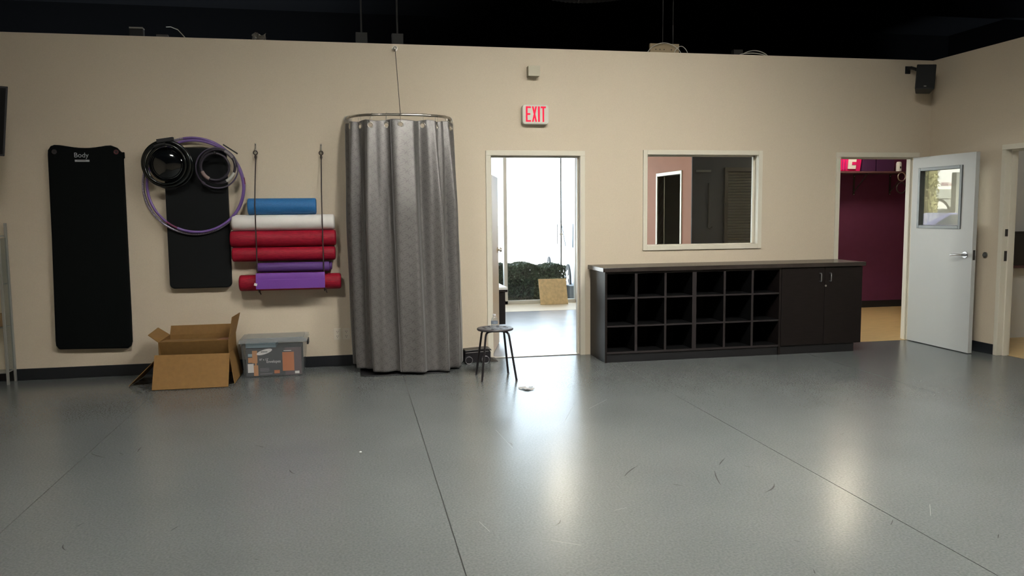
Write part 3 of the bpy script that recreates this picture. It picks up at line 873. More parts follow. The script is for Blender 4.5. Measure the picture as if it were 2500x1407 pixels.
rolled_mat('purple_yoga_mat', 'bright purple yoga mat folded over the front of the lowest crimson roller', -2.190, -1.572, -0.197, 0.876, 0.024, 0.070, 3, 'matpurple', flap=[(-0.224, 0.872), (-0.226, 0.83), (-0.228, 0.79)])

for x, xb, lab in ((-2.170, -2.178, 'left dark cord sling hooked on the wall round the foam rollers'), (-1.576, -1.580, 'right dark cord sling hooked on the wall round the foam rollers')):
    t = thing('cord_sling', lab, 'cord', (x, -0.02, 0.74), 'cord slings on the wall')
    MB().box((x - 0.008, -0.004, 2.045), (x + 0.008, 0.0, 2.135)).build('hook_plate', 'steel', t, bevel=0.002)
    for z in (2.058, 2.122):
        MB().cyl((x, -0.006, z), (x, -0.003, z), 0.004, n=10).build('screw', 'darkmetal', t)
    MB().tube([(x, -0.004, 2.085), (x, -0.02, 2.075), (x, -0.032, 2.062), (x, -0.026, 2.048), (x, -0.015, 2.050)], 0.0035, 8).build('hook', 'steel', t, smooth=True)
    MB().ring_y((x, -0.028, 2.047), 0.018, 0.0045, 20, 8).build('loop', 'strap', t, smooth=True)
    MB().tube([(x, -0.03, 2.032), (x, -0.032, 2.005), (x, -0.034, 1.985)], [0.008, 0.012, 0.006], 10).build('knot', 'strap', t, smooth=True)
    pth = [(x, -0.034, 1.99), (xb, -0.110, 1.70), (xb, -0.168, 1.56), (xb, -0.170, 1.40), (xb, -0.172, 1.25), (xb, -0.174, 1.06), (xb, -0.194, 0.985), (xb, -0.170, 0.93), (xb, -0.166, 0.86), (xb, -0.15, 0.775), (xb, -0.10, 0.750), (xb, -0.05, 0.755), (xb, -0.01, 0.80)]
    MB().tube(pth, 0.0055, 8).build('cord', 'strap', t, smooth=True)
    MB().tube([(xb + 0.012, -0.15, 0.775), (xb + 0.016, -0.16, 0.752), (xb + 0.024, -0.165, 0.735)], 0.005, 8).build('cord_tail', 'strap', t, smooth=True)
tag(MB().box((-2.205, -0.236, 0.822), (-2.178, -0.228, 0.846), rot=(0, 0.3, 0)).build('paper_tag', 'envwhite', None, bevel=0.002), 'small white tag at the left edge of the bright purple mat', 'tag')

# ------------------------------------------------------------------ outlets
for x, lab in ((-1.477, 'ivory duplex wall outlet beside the clear tub'), (-1.392, 'ivory wall outlet half hidden behind the curtain')):
    t = thing('wall_outlet', lab, 'outlet', (x, 0, 0.25), 'wall outlets')
    MB().box((x - 0.036, -0.006, 0.255), (x + 0.036, 0.0, 0.370)).build('cover_plate', 'outlet', t, bevel=0.003)
    for z in (0.335, 0.290):
        MB().cyl((x, -0.0085, z), (x, -0.006, z), 0.017, n=20).build('socket_face', 'outlet', t)
        for dx in (-0.007, 0.007):
            MB().box((x + dx - 0.0016, -0.0092, z - 0.001), (x + dx + 0.0016, -0.0084, z + 0.009)).build('slot', 'slot', t)
        MB().cyl((x, -0.0092, z - 0.009), (x, -0.0084, z - 0.009), 0.003, n=10).build('slot', 'slot', t)

# ------------------------------------------------------------------ cardboard box with splayed flaps
t = thing('cardboard_box', 'open brown cardboard box with flaps splayed out on the floor', 'box', (-2.69, -0.36, 0))
X0, X1, Y0, Y1, Z0, Z1 = -2.972, -2.398, -0.585, -0.135, 0.262, 0.385
th = 0.005
def panel(name, p, mat='card', parent=t, th_=0.005):
    a, b, c, d = [Vector(q) for q in p]
    nn = (b - a).cross(d - a).normalized() * th_ / 2
    o = MB().hexa([a - nn, b - nn, c - nn, d - nn, a + nn, b + nn, c + nn, d + nn]).build(name, mat, parent)
    return o
panel('front_wall', [(X0, Y0 + 0.065, Z0 - 0.01), (X1, Y0 + 0.065, Z0 - 0.01), (X1, Y0, Z1), (X0, Y0, Z1)])
panel('back_wall', [(X0, Y1, Z0), (X1, Y1, Z0), (X1, Y1, Z1), (X0, Y1, Z1)])
panel('side_wall', [(X0, Y0, Z0), (X0, Y1, Z0), (X0, Y1, Z1), (X0, Y0, Z1)])
panel('side_wall', [(X1, Y0, Z0), (X1, Y1, Z0), (X1, Y1, Z1), (X1, Y0, Z1)])
panel('lower_front_flap', [(-3.002, -0.765, 0.006), (-2.386, -0.768, 0.006), (X1 + 0.008, Y0 - 0.004, Z0 + 0.004), (X0 - 0.036, Y0 - 0.004, Z0 + 0.012)])
panel('lower_left_flap', [(-3.24, Y0 + 0.04, 0.006), (-3.22, Y1, 0.006), (X0 - 0.003, Y1, Z0), (X0 - 0.003, Y0, Z0)])
panel('lower_right_flap', [(-2.352, Y0 - 0.06, 0.006), (-2.352, Y1, 0.006), (X1 + 0.003, Y1, Z0), (X1 + 0.003, Y0, Z0)])
panel('lower_back_flap', [(X0, Y1 + 0.06, 0.006), (X1, Y1 + 0.06, 0.006), (X1, Y1, Z0), (X0, Y1, Z0)])
panel('upper_front_flap', [(X0 + 0.006, Y0, Z1), (X1 - 0.006, Y0, Z1), (X1 - 0.012, Y0 + 0.25, Z1 - 0.018), (X0 + 0.012, Y0 + 0.25, Z1 - 0.018)])
panel('upper_back_flap', [(X0, Y1, Z1), (X1, Y1, Z1), (X1 - 0.01, Y1 + 0.015, Z1 + 0.082), (X0 + 0.01, Y1 + 0.015, Z1 + 0.082)])
panel('upper_right_flap', [(X1, Y0 + 0.02, Z1), (X1, Y1, Z1), (X1 + 0.045, Y1, Z1 + 0.185), (X1 + 0.030, Y0 + 0.06, Z1 + 0.190)])
panel('upper_left_flap', [(X0, Y0, Z1), (X0, Y1, Z1), (X0 - 0.100, Y1, Z1 + 0.07), (X0 - 0.10, Y0 + 0.08, Z1 + 0.055)])
panel('tape_strip', [(X1 - 0.10, Y0 + 0.004, Z1 + 0.0045), (X1 - 0.01, Y0 + 0.004, Z1 + 0.0045), (X1 - 0.015, Y0 + 0.22, Z1 - 0.012), (X1 - 0.08, Y0 + 0.22, Z1 - 0.012)], 'tape', th_=0.001)

# ------------------------------------------------------------------ clear tub with an envelope carton inside
t = thing('storage_tub', 'clear plastic storage tub with lid beside the cardboard box', 'storage tub', (-2.04, -0.22, 0))
def tubshell(x0, x1, y0, y1, z0, X0_, X1_, Y0_, Y1_, z1):
    mb = MB()
    lo = [(x0, y0, z0), (x1, y0, z0), (x1, y1, z0), (x0, y1, z0)]
    hi = [(X0_, Y0_, z1), (X1_, Y0_, z1), (X1_, Y1_, z1), (X0_, Y1_, z1)]
    mb.add(lo + hi, [(0, 3, 2, 1), (0, 1, 5, 4), (1, 2, 6, 5), (2, 3, 7, 6), (3, 0, 4, 7)])
    return mb
tubshell(-2.300, -1.785, -0.388, -0.075, 0.003, -2.322, -1.755, -0.412, -0.05, 0.325).build('tub_body', 'plastic', t)
MB().box((-2.338, -0.428, 0.318), (-1.740, -0.036, 0.330)).build('tub_rim', 'lidplastic', t, bevel=0.004)
lid = MB(); lid.box((-2.335, -0.424, 0.331), (-1.742, -0.040, 0.350)); lid.box((-2.30, -0.39, 0.350), (-1.775, -0.075, 0.358))
lid.build('lid', 'lidplastic', t, bevel=0.006)
MB().box((-1.752, -0.27, 0.268), (-1.735, -0.16, 0.318)).build('latch_handle', 'slot', t, bevel=0.004)
MB().box((-2.345, -0.27, 0.268), (-2.328, -0.16, 0.318)).build('latch_handle', 'lidplastic', t, bevel=0.004)
t = thing('envelope_carton', 'dark grey printed envelope carton inside the clear tub', 'carton', (-2.02, -0.22, 0.006))
ex0, ex1, ez0, ez1, ey = -2.285, -1.797, 0.008, 0.262, -0.380
MB().box((ex0, ey, ez0), (ex1, -0.10, ez1)).build('carton_body', 'envgrey', t, bevel=0.003)
def dec(name, x0, z0, x1, z1, mat, d=0.001):
    MB().box((ex0 + (ex1 - ex0) * x0, ey - d, ez0 + (ez1 - ez0) * z0), (ex0 + (ex1 - ex0) * x1, ey + 0.0005, ez0 + (ez1 - ez0) * z1)).build(name, mat, t)
dec('plum_panel', 0.70, 0.0, 1.0, 1.0, 'envplum', 0.0006)
dec('orange_envelope_print', 0.655, 0.16, 0.865, 0.84, 'envor', 0.0012)
dec('tan_tab_print', 0.115, 0.48, 0.205, 0.93, 'envtan')
dec('tan_tab_print', 0.135, 0.02, 0.215, 0.40, 'envtan', 0.0012)
dec('tan_tab_print', 0.16, 0.38, 0.19, 0.50, 'envtan', 0.0014)
dec('white_label_print', 0.03, 0.14, 0.135, 0.46, 'envwhite', 0.0008)
dec('tan_label_print', 0.04, 0.50, 0.115, 0.68, 'envtan', 0.0008)
dec('blue_label_print', 0.04, 0.72, 0.115, 0.82, 'envblue', 0.0008)
dec('orange_corner_print', 0.50, 0.08, 0.60, 0.20, 'envor', 0.0012)
dec('barcode_print', 0.875, 0.05, 0.955, 0.14, 'envwhite', 0.0012)
dec('pale_line_print', 0.68, 0.885, 0.82, 0.905, 'envwhite', 0.0012)
for i, (a, b) in enumerate(((0.41, 0.27), (0.41, 0.235), (0.42, 0.20), (0.40, 0.165), (0.48, 0.09), (0.46, 0.06))):
    dec('small_print_line', 0.245, b, a, b + 0.014, 'padgrey', 0.0011)
el = MB()
ecx, ecz = ex0 + 0.335 * (ex1 - ex0), ez0 + 0.875 * (ez1 - ez0)
pts = [(ecx + 0.066 * math.cos(a) * 1.0 + 0.018 * math.sin(a), ecz + 0.026 * math.sin(a) + 0.012 * math.cos(a)) for a in [2 * PI * i / 28 for i in range(28)]]
el.prism(pts, ey - 0.0012, ey + 0.0003); el.build('oval_logo_print', 'envwhite', t)
for i in range(6):
    dec('logo_letter_print', 0.275 + i * 0.02, 0.855, 0.288 + i * 0.02, 0.90, 'envgrey', 0.0018)
letters('size_lettering', '10" x 13"', (ex0 + 0.24 * (ex1 - ex0), ez0 + 0.565 * (ez1 - ez0), ex0 + 0.40 * (ex1 - ex0), ez0 + 0.64 * (ez1 - ez0)), ey, 'envwhite', t)
letters('name_lettering', 'Envelopes', (ex0 + 0.37 * (ex1 - ex0), ez0 + 0.44 * (ez1 - ez0), ex0 + 0.62 * (ex1 - ex0), ez0 + 0.57 * (ez1 - ez0)), ey, 'envwhite', t)
tag(MB().box((-2.285, -0.375, 0.268), (-2.02, -0.12, 0.306), rot=(0, 0.015, 0)).build('paper_folder', 'envblue', None, bevel=0.003), 'pale blue folder lying on the carton inside the clear tub', 'folder')

# ------------------------------------------------------------------ changing curtain
XC = -0.838
def dshape(u, a, b, p=2.6):
    """u in 0..1 from the left wall end to the right wall end"""
    th_ = PI * u
    c, s = math.cos(th_), math.sin(th_)
    return (-a * math.copysign(abs(c) ** (2 / p), c), -b * abs(s) ** (2 / p))
t = thing('curtain_rod', 'curved brushed metal curtain rod fixed to the wall with a stay wire', 'curtain rod', (XC, 0, 2.36))
RZ = 2.366
pts = [(XC + dshape(i / 60, 0.487, 0.43)[0], min(-0.005, dshape(i / 60, 0.487, 0.43)[1]), RZ) for i in range(61)]
MB().tube(pts, 0.0115, 12).build('rod', 'steel', t, smooth=True)
for sx in (-1, 1):
    e = MB(); e.cyl((XC + sx * 0.487, 0, RZ), (XC + sx * 0.487, -0.012, RZ), 0.034, n=24); e.cyl((XC + sx * 0.487, -0.012, RZ), (XC + sx * 0.487, -0.04, RZ), 0.017, n=20)
    e.build('wall_flange', 'steel', t, smooth=True)
e = MB(); e.cyl((-0.862, 0, 3.035), (-0.862, -0.014, 3.035), 0.026, n=20); e.cyl((-0.862, -0.014, 3.035), (-0.862, -0.05, 3.035), 0.013, n=16)
e.ring_y((-0.862, -0.055, 3.032), 0.012, 0.005, 16, 8)
e.build('wall_eye', 'steel', t, smooth=True)
MB().cyl((-0.862, -0.052, 3.022), (-0.850, -0.43, RZ + 0.01), 0.0028, n=8).build('stay_wire', 'darkmetal', t)

CT, CB = 2.318, 0.030
def cpos(u, v):
    """u 0..1 along the curtain, v 0 top .. 1 bottom"""
    k = v ** 0.8
    a = 0.500 + 0.018 * k + 0.028 * math.sin(PI * v) * 0.3
    b = 0.435 + 0.185 * k
    x, y = dshape(u, a, b)
    nx, ny = x / a, y / b
    L = math.hypot(nx, ny) or 1
    nx /= L; ny /= L
    amp = (0.026 + 0.040 * min(1, v * 3.0) - 0.012 * v) * (0.25 + 0.75 * min(1, 6 * min(u, 1 - u)))
    ph = 2 * PI * 6.5 * u + 0.5 * math.sin(9 * u)
    f = math.sin(ph + 0.5 * math.sin(2.1 * v + 3 * u)) + 0.35 * math.sin(2.3 * ph + 1.7 + 1.2 * v) + 0.25 * math.sin(0.45 * ph + 2.0 * v)
    f2 = math.copysign(abs(f) ** 0.85, f)
    wr = 0.0025 * math.sin(17 * v + 11 * u) * math.sin(31 * u * (1 + 0.2 * v))
    d = amp * f2 * 0.75 + wr
    z = CT + (CB - CT) * v + 0.014 * math.sin(5 * u + 0.8) * v + 0.006 * math.cos(ph) * (1 - v) ** 4
    return Vector((XC + 0.035 * v + x + nx * d, min(-0.006, y + ny * d), max(0.012, z)))
SPL = 0.468
GU = [0.035, 0.14, 0.245, 0.350, 0.437, 0.497, 0.595, 0.70, 0.80, 0.90, 0.965]
GV = 0.0205
def curtain_panel(u0, u1, label, off):
    nu, nv = int(260 * (u1 - u0)) + 60, 150
    vv = [min(1.0, 0.06 * j / 36) if j <= 36 else 0.06 + 0.94 * (j - 36) / (nv - 36) for j in range(nv + 1)]
    gp = [(g, cpos(g, GV)) for g in GU if u0 <= g <= u1]
    mb = MB(); P = {}
    uvs = []
    per = 1.85
    for i in range(nu + 1):
        for j in range(nv + 1):
            u = u0 + (u1 - u0) * i / nu
            v = vv[j]
            p = cpos(u, v)
            # lean of the slit: the two leading edges drift apart a little towards the hem
            P[i, j] = p
            lift = off * (1 + 2.2 * max(0.0, 1 - (u - u0) / 0.025) * min(1, 0.3 + v)) if off else 0.0
            mb.v.append((p.x, p.y - lift, p.z))
            uvs.append((u * per, v * 2.29))
    for i in range(nu):
        for j in range(nv):
            c = (P[i, j] + P[i + 1, j + 1]) / 2
            if j < 36 and any((c - g).length < 0.0205 for _, g in gp): continue
            a = i * (nv + 1) + j
            mb.f.append((a, a + nv + 1, a + nv + 2, a + 1))
    mb.uv = uvs
    o = tag(mb.build('damask_curtain', 'curtain', None, smooth=True, solid=0.0016, recalc=False), label, 'curtain', 'changing curtain panels')
    if off:
        hem = [Vector((P[0, j].x, P[0, j].y - off * (1 + 2.2 * min(1, 0.3 + vv[j])), P[0, j].z)) for j in range(nv + 1)]
        MB().tube(hem, 0.0032, 6).build('hem_edge', 'hem', o, smooth=True)
    for g, c in gp:
        e = cpos(min(1, g + 0.004), GV) - cpos(max(0, g - 0.004), GV)
        e.z = 0; e.normalize()
        nrm = Vector((e.y, -e.x, 0))
        zz = Vector((0, 0, 1))
        n1, n2 = 28, 8
        q = MB(); vs = []; fs = []
        for i in range(n1):
            aa = 2 * PI * i / n1
            rad = e * math.cos(aa) + zz * math.sin(aa)
            for j in range(n2):
                bb_ = 2 * PI * j / n2
                vs.append(c + Vector((0, -off, 0)) + rad * (0.0235 + 0.006 * math.cos(bb_)) + nrm * 0.0045 * math.sin(bb_))
        for i in range(n1):
            for j in range(n2):
                A = i * n2; B = ((i + 1) % n1) * n2
                fs.append((A + j, B + j, B + (j + 1) % n2, A + (j + 1) % n2))
        q.add(vs, fs).build('grommet', 'steel', o, smooth=True)
        # hook ring from grommet up over the rod
        rx, ry = dshape(g, 0.487, 0.43)
        rp = Vector((XC + rx, min(-0.012, ry), RZ))
        gt = c + Vector((0, -off, 0.023))
        dirv = Vector((rp.x, rp.y, 0)) - Vector((XC, 0, 0)); dirv.z = 0
        if dirv.length > 0: dirv.normalize()
        MB().tube([gt + dirv * 0.008, gt + dirv * 0.014 + Vector((0, 0, 0.014)), rp + dirv * 0.016, rp + Vector((0, 0, 0.017)), rp - dirv * 0.016, gt - dirv * 0.012 + Vector((0, 0, 0.014)), gt - dirv * 0.006], 0.0022, 6).build('hook_ring', 'steel', o, smooth=True)
    return o
curtain_panel(0.004, SPL + 0.006, 'left silver grey damask curtain panel hanging from the curved rod', 0.0)
curtain_panel(SPL - 0.010, 0.996, 'right silver grey damask curtain panel hanging from the curved rod', 0.006)

# thin dark sheet on the floor just visible under the curtain hem
tag(MB().prism(rounded(-1.27, -0.60, -0.45, -0.06, 0.06), 0.0, 0.010, axis='z').build('dark_sheet', 'kick', None, bevel=0.003), 'thin black sheet on the floor under the curtain hem', 'floor mat')

# ------------------------------------------------------------------ black case by the door
t = thing('black_case', 'low black case standing against the wall beside the curtain', 'case', (-0.12, -0.10, 0))
MB().prism([(-0.255, 0.0), (0.0, 0.0), (0.004, 0.10), (-0.01, 0.118), (-0.255, 0.106)], -0.155, -0.014).build('case_body', 'caseblack', t, bevel=0.006)
MB().prism([(-0.255, 0.109), (-0.01, 0.120), (0.010, 0.113), (0.006, 0.127), (-0.03, 0.137), (-0.255, 0.124)], -0.165, -0.014).build('lid', 'caseblack', t, bevel=0.004)
MB().box((-0.25, -0.163, 0.100), (-0.02, -0.157, 0.108), rot=(0, -0.045, 0)).build('trim_strip', 'caseshine', t)
for x, lab in ((-0.225, 'short dark grey roll in front of the black case, nearer the curtain'), (-0.060, 'short shiny black roll in front of the black case, nearer the doorway')):
    t = thing('short_roll', lab, 'roll', (x, -0.20, 0), 'short rolls by the case')
    MB().cyl((x, -0.225, 0.036), (x, -0.168, 0.036), 0.036, n=28).build('roll_body', 'caseblack', t, smooth=True)
    MB().ring_y((x, -0.222, 0.036), 0.034, 0.004, 28, 8).build('roll_rim', 'caseshine', t, smooth=True)
tag(MB().add([(0.0, -0.15, 0.001), (0.075, -0.16, 0.001), (0.05, -0.10, 0.03), (0.01, -0.09, 0.035), (0.03, -0.13, 0.022)], [(0, 1, 4), (1, 2, 4), (2, 3, 4), (3, 0, 4)]).build('cloth_scrap', 'dark', None, solid=0.003), 'crumpled dark scrap of cloth at the foot of the door frame', 'cloth')

# ------------------------------------------------------------------ stool and bottle
SX, SY = -0.085, -0.917
t = thing('stool', 'black stool with round holed seat and four bent tube legs', 'stool', (SX, SY, 0))
bm = bmesh.new()
# seat: disc with rectangular-ish holes in two rings, as a polar grid
NA, RR = 72, [0.0, 0.018, 0.045, 0.062, 0.088, 0.118, 0.148, 0.158, 0.162]
HOLE = lambda i, k: (RR[k] >= 0.088 and RR[k + 1] <= 0.118 and (i % 9) in (3, 4, 5)) or (RR[k] >= 0.045 and RR[k + 1] <= 0.062 and (i % 18) in (8, 9, 10))
def ztop(r): return 0.452 - 0.004 * max(0, 1 - (r / 0.12) ** 2) - (0.008 if r > 0.16 else 0.002 if r > 0.155 else 0)
vt = {}; vb = {}
for k, r in enumerate(RR):
    for i in range(NA):
        if k == 0 and i > 0:
            vt[i, k] = vt[0, 0]; vb[i, k] = vb[0, 0]; continue
        a = 2 * PI * i / NA
        vt[i, k] = bm.verts.new((SX + r * math.cos(a), SY + r * math.sin(a), ztop(r)))
        vb[i, k] = bm.verts.new((SX + r * math.cos(a), SY + r * math.sin(a), 0.432 if r < 0.16 else 0.438))
def ff(vs):
    u = []
    for q in vs:
        if q not in u: u.append(q)
    if len(u) >= 3:
        try: bm.faces.new(u)
        except ValueError: pass
for k in range(len(RR) - 1):
    for i in range(NA):
        j = (i + 1) % NA
        if HOLE(i, k):
            continue
        ff([vt[i, k], vt[i, k + 1], vt[j, k + 1], vt[j, k]])
        ff([vb[i, k], vb[j, k], vb[j, k + 1], vb[i, k + 1]])
        if k == len(RR) - 2: ff([vt[i, k + 1], vb[i, k + 1], vb[j, k + 1], vt[j, k + 1]])
        for (ii, kk, A, B) in (((i - 1) % NA, k, (i, k), (i, k + 1)), (j, k, (j, k), (j, k + 1)), (i, k - 1, (i, k), (j, k)), (i, k + 1, (i, k + 1), (j, k + 1))):
            if 0 <= kk < len(RR) - 1 and HOLE(ii, kk): ff([vt[A], vt[B], vb[B], vb[A]])
bmesh.ops.recalc_face_normals(bm, faces=bm.faces)
me = bpy.data.meshes.new('seat'); bm.to_mesh(me); bm.free()
so = bpy.data.objects.new('seat', me); C.objects.link(so); so.parent = t; so.location = (-SX, -SY, 0); me.materials.append(MT['stool'])
WORLD[so.name] = Vector((0, 0, 0))
for fx, fy in ((-0.236, -0.762), (-0.233, -1.072), (0.060, -0.758), (0.073, -1.077)):
    dx, dy = fx - SX, fy - SY
    L = math.hypot(dx, dy); ux, uy = dx / L, dy / L
    pts = [(SX + ux * 0.03, SY + uy * 0.03, 0.424), (SX + ux * 0.105, SY + uy * 0.105, 0.424), (SX + ux * 0.128, SY + uy * 0.128, 0.420), (SX + ux * 0.142, SY + uy * 0.142, 0.408), (SX + ux * 0.150, SY + uy * 0.150, 0.388), (fx, fy, 0.004)]
    lg = MB().tube(pts, 0.0095, 12).build('leg', 'stoolleg', t, smooth=True)
    MB().cyl((fx, fy, 0.0), (fx, fy, 0.012), 0.0105, n=12).build('foot_cap', 'stool', lg, smooth=True)
BX, BY, BZ = -0.096, -0.95, 0.451
t = thing('water_bottle', 'small clear plastic water bottle standing on the black stool', 'bottle', (BX, BY, BZ))
MB().lathe((BX, BY, BZ), [(0.0, 0.002), (0.024, 0.001), (0.029, 0.006), (0.030, 0.02), (0.0285, 0.03), (0.030, 0.036), (0.030, 0.066), (0.029, 0.072), (0.024, 0.088), (0.015, 0.103), (0.0115, 0.110), (0.0115, 0.116)], 32).build('bottle_body', 'water', t, smooth=True)
MB().lathe((BX, BY, BZ), [(0.0304, 0.040), (0.0306, 0.041), (0.0306, 0.063), (0.0304, 0.064)], 32).build('bottle_label', 'label', t, smooth=True)
MB().cyl((BX, BY, BZ + 0.114), (BX, BY, BZ + 0.127), 0.0135, n=20).build('bottle_cap', 'cap', t, smooth=True)

# scrap on the floor
sc = MB()
random.seed(3)
V = []
for i in range(5):
    for j in range(4):
        V.append((0.03 + i * 0.028 + random.uniform(-.008, .008), -1.49 + j * 0.035 + random.uniform(-.01, .01), 0.002 + random.uniform(0, 0.010)))
sc.add(V, [(i * 4 + j, (i + 1) * 4 + j, (i + 1) * 4 + j + 1, i * 4 + j + 1) for i in range(4) for j in range(3) if (i + j) % 4])
tag(sc.build('paper_scrap', 'paper', None, solid=0.001), 'small torn grey scrap lying on the floor before the doorway', 'paper scrap')
tag(MB().lathe((-1.294, -2.937, 0.0), [(0, 0), (0.008, 0.001), (0.009, 0.003), (0.004, 0.006), (0, 0.0065)], 10).build('white_crumb', 'white', None, smooth=True), 'tiny white crumb on the grey floor left of the seam', 'crumb')

# ------------------------------------------------------------------ cubby unit, cabinet, worktop
CY0, CY1 = -0.500, -0.012
KX0, KX1 = 1.070, 2.932
t = thing('cubby_unit', 'dark espresso cubby unit with eighteen square pigeonholes', 'shelf unit', (2.0, -0.25, 0))
ZB, ZT = 0.086, 0.888
def part(name, lo, hi, mat='espresso', par=t, bv=0.0015):
    return MB().box(lo, hi).build(name, mat, par, bevel=bv)
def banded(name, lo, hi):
    o = MB().box((lo[0], lo[1] + 0.003, lo[2]), hi).build(name, 'cubbyshade', t)
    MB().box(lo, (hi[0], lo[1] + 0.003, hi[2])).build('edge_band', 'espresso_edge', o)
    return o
part('end_panel', (KX0, CY0, 0.0), (KX0 + 0.022, CY1, ZT))
part('end_panel', (2.908, CY0, 0.0), (KX1, CY1, ZT))
banded('base_panel', (KX0 + 0.022, CY0, ZB), (2.908, CY1, ZB + 0.020))
part('top_panel', (KX0 + 0.022, CY0, ZT - 0.020), (2.908, CY1, ZT))
part('back_panel', (KX0 + 0.022, CY1 - 0.012, ZB + 0.02), (2.908, CY1, ZT - 0.02), 'cubbyshade')
part('kick_board', (KX0 + 0.022, CY0 + 0.012, 0.0), (2.908, CY0 + 0.03, ZB), 'kick')
cols = [(1.374, 1.400), (1.679, 1.701), (1.972, 2.015), (2.304, 2.326), (2.605, 2.627)]
edges = [KX0 + 0.022]
for a, b in cols:
    banded('divider', (a, CY0 + 0.001, ZB + 0.02), (b, CY1 - 0.012, ZT - 0.02))
    edges += [a, b]
edges.append(2.908)
for k in range(6):
    a, b = edges[2 * k], edges[2 * k + 1]
    for z in (0.348, 0.623):
        banded('shelf', (a, CY0 + 0.002, z), (b, CY1 - 0.012, z + 0.016))
t = thing('cabinet', 'dark espresso two door cabinet at the right end of the counter', 'cabinet', (3.39, -0.25, 0))
part('carcass', (KX1 + 0.002, CY0 + 0.02, ZB), (3.840, CY1, ZT), par=t)
part('kick_board', (KX1 + 0.002, CY0 + 0.012, 0.0), (3.772, CY1, ZB), 'kick', par=t)
for a, b, hx_ in ((KX1 + 0.004, 3.412, 3.358), (3.4155, 3.842, 3.468)):
    d = part('door', (a, CY0 - 0.002, ZB + 0.004), (b, CY0 + 0.018, ZT - 0.006), par=t, bv=0.002)
    h = MB()
    h.tube([(hx_, CY0 - 0.002, 0.822), (hx_, CY0 - 0.024, 0.822), (hx_, CY0 - 0.030, 0.815), (hx_, CY0 - 0.030, 0.748), (hx_, CY0 - 0.024, 0.741), (hx_, CY0 - 0.002, 0.741)], 0.0065, 10)
    h.build('pull_handle', 'chrome', d, smooth=True)
MB().cyl((3.424, CY0 - 0.008, 0.694), (3.424, CY0 - 0.001, 0.694), 0.010, n=20).build('lock', 'chrome', t, smooth=True)
tag(MB().box((1.045, -0.522, 0.889), (3.868, -0.006, 0.930)).build('worktop', 'espresso_top', None, bevel=0.003), 'long dark brown worktop lying over the cubbies and cabinet', 'worktop')

# ------------------------------------------------------------------ exit sign and box above it
t = thing('exit_sign', 'white exit sign with lit red letters above the doorway', 'exit sign', (0.48, -0.03, 2.33))
hz0, hz1, hx0, hx1 = 2.335, 2.525, 0.362, 0.628
MB().prism(rounded(hx0, hz0, hx1, hz1, 0.028), -0.068, -0.002).build('housing', 'exithouse', t, bevel=0.008, seg=3)
lx = 0.396; lw = 0.051; gp_ = 0.010; z0, z1 = 2.358, 2.508; s = 0.0165; yf = -0.0690
def let(polys, nm='letter'):
    m = MB()
    for pl in polys: m.prism(pl, yf - 0.001, yf + 0.003)
    m.build(nm, 'exitred', t)
R4 = lambda a, b, c, d: [(a, b), (c, b), (c, d), (a, d)]
let([R4(lx, z0, lx + s, z1), R4(lx + s, z1 - s, lx + lw, z1), R4(lx + s, z0, lx + lw, z0 + s), R4(lx + s, (z0 + z1) / 2 - s / 2, lx + lw - 0.006, (z0 + z1) / 2 + s / 2)])
x = lx + lw + gp_
let([[(x, z0), (x + s, z0), (x + lw, z1), (x + lw - s, z1)], [(x + lw - s, z0), (x + lw, z0), (x + s, z1), (x, z1)]])
x += lw + gp_
let([R4(x, z0, x + s + 0.002, z1)])
x += s + 0.002 + gp_
let([R4(x, z1 - s, x + lw, z1), R4(x + lw / 2 - s / 2, z0, x + lw / 2 + s / 2, z1 - s)])
t = thing('junction_box', 'small cream electrical box above the exit sign', 'electrical box', (0.475, -0.04, 2.79))
MB().box((0.422, -0.085, 2.800), (0.536, 0.0, 2.895)).build('box_body', 'jbox', t, bevel=0.002)
MB().box((0.420, -0.089, 2.798), (0.538, -0.085, 2.897)).build('cover_plate', 'jbox', t, bevel=0.001)

# ------------------------------------------------------------------ speaker in the corner, door bumper
t = thing('loudspeaker', 'black loudspeaker on a bracket high in the corner', 'loudspeaker', (4.72, -0.2, 2.70))
sp = MB()
ctr = Vector((4.705, -0.22, 2.842))
Rm = Euler((math.radians(-12), math.radians(4), math.radians(-32))).to_matrix()
def rb(mb, lo, hi):
    x0, y0, z0 = lo; x1, y1, z1 = hi
    mb.hexa([ctr + Rm @ Vector(p) for p in ((x0, y0, z0), (x1, y0, z0), (x1, y1, z0), (x0, y1, z0), (x0, y0, z1), (x1, y0, z1), (x1, y1, z1), (x0, y1, z1))])
    return mb
b_ = MB()
taper = [(-0.095, -0.075), (0.095, -0.075), (0.070, 0.085), (-0.070, 0.085)]
b_.hexa([ctr + Rm @ Vector((x, y, -0.135)) for x, y in taper] + [ctr + Rm @ Vector((x, y, 0.135)) for x, y in taper])
b_.build('cabinet_body', 'speaker', t, bevel=0.010)
rb(MB(), (-0.086, -0.082, -0.125), (0.086, -0.074, 0.125)).build('grille', 'grille', t, bevel=0.004)
rb(MB(), (-0.012, -0.0845, -0.112), (0.012, -0.082, -0.104)).build('badge', 'steel', t)
MB().tube([(4.66, -0.001, 2.975), (4.66, -0.06, 2.985), (4.675, -0.13, 2.955)], 0.018, 12).build('bracket_arm', 'speaker', t, smooth=True)
MB().box((4.63, -0.012, 2.93), (4.69, 0.0, 3.01)).build('bracket_plate', 'speaker', t, bevel=0.003)
t = thing('door_bumper', 'round wall bumper for the white door handle', 'door stop', (XR, -0.863, 0.96))
MB().cyl((XR - 0.008, -0.863, 0.995), (XR, -0.863, 0.995), 0.032, n=24).build('bumper_plate', 'steel', t, smooth=True)
MB().cyl((XR - 0.022, -0.863, 0.995), (XR - 0.008, -0.863, 0.995), 0.018, 0.022, n=20).build('rubber_pad', 'greymetal', t, smooth=True)

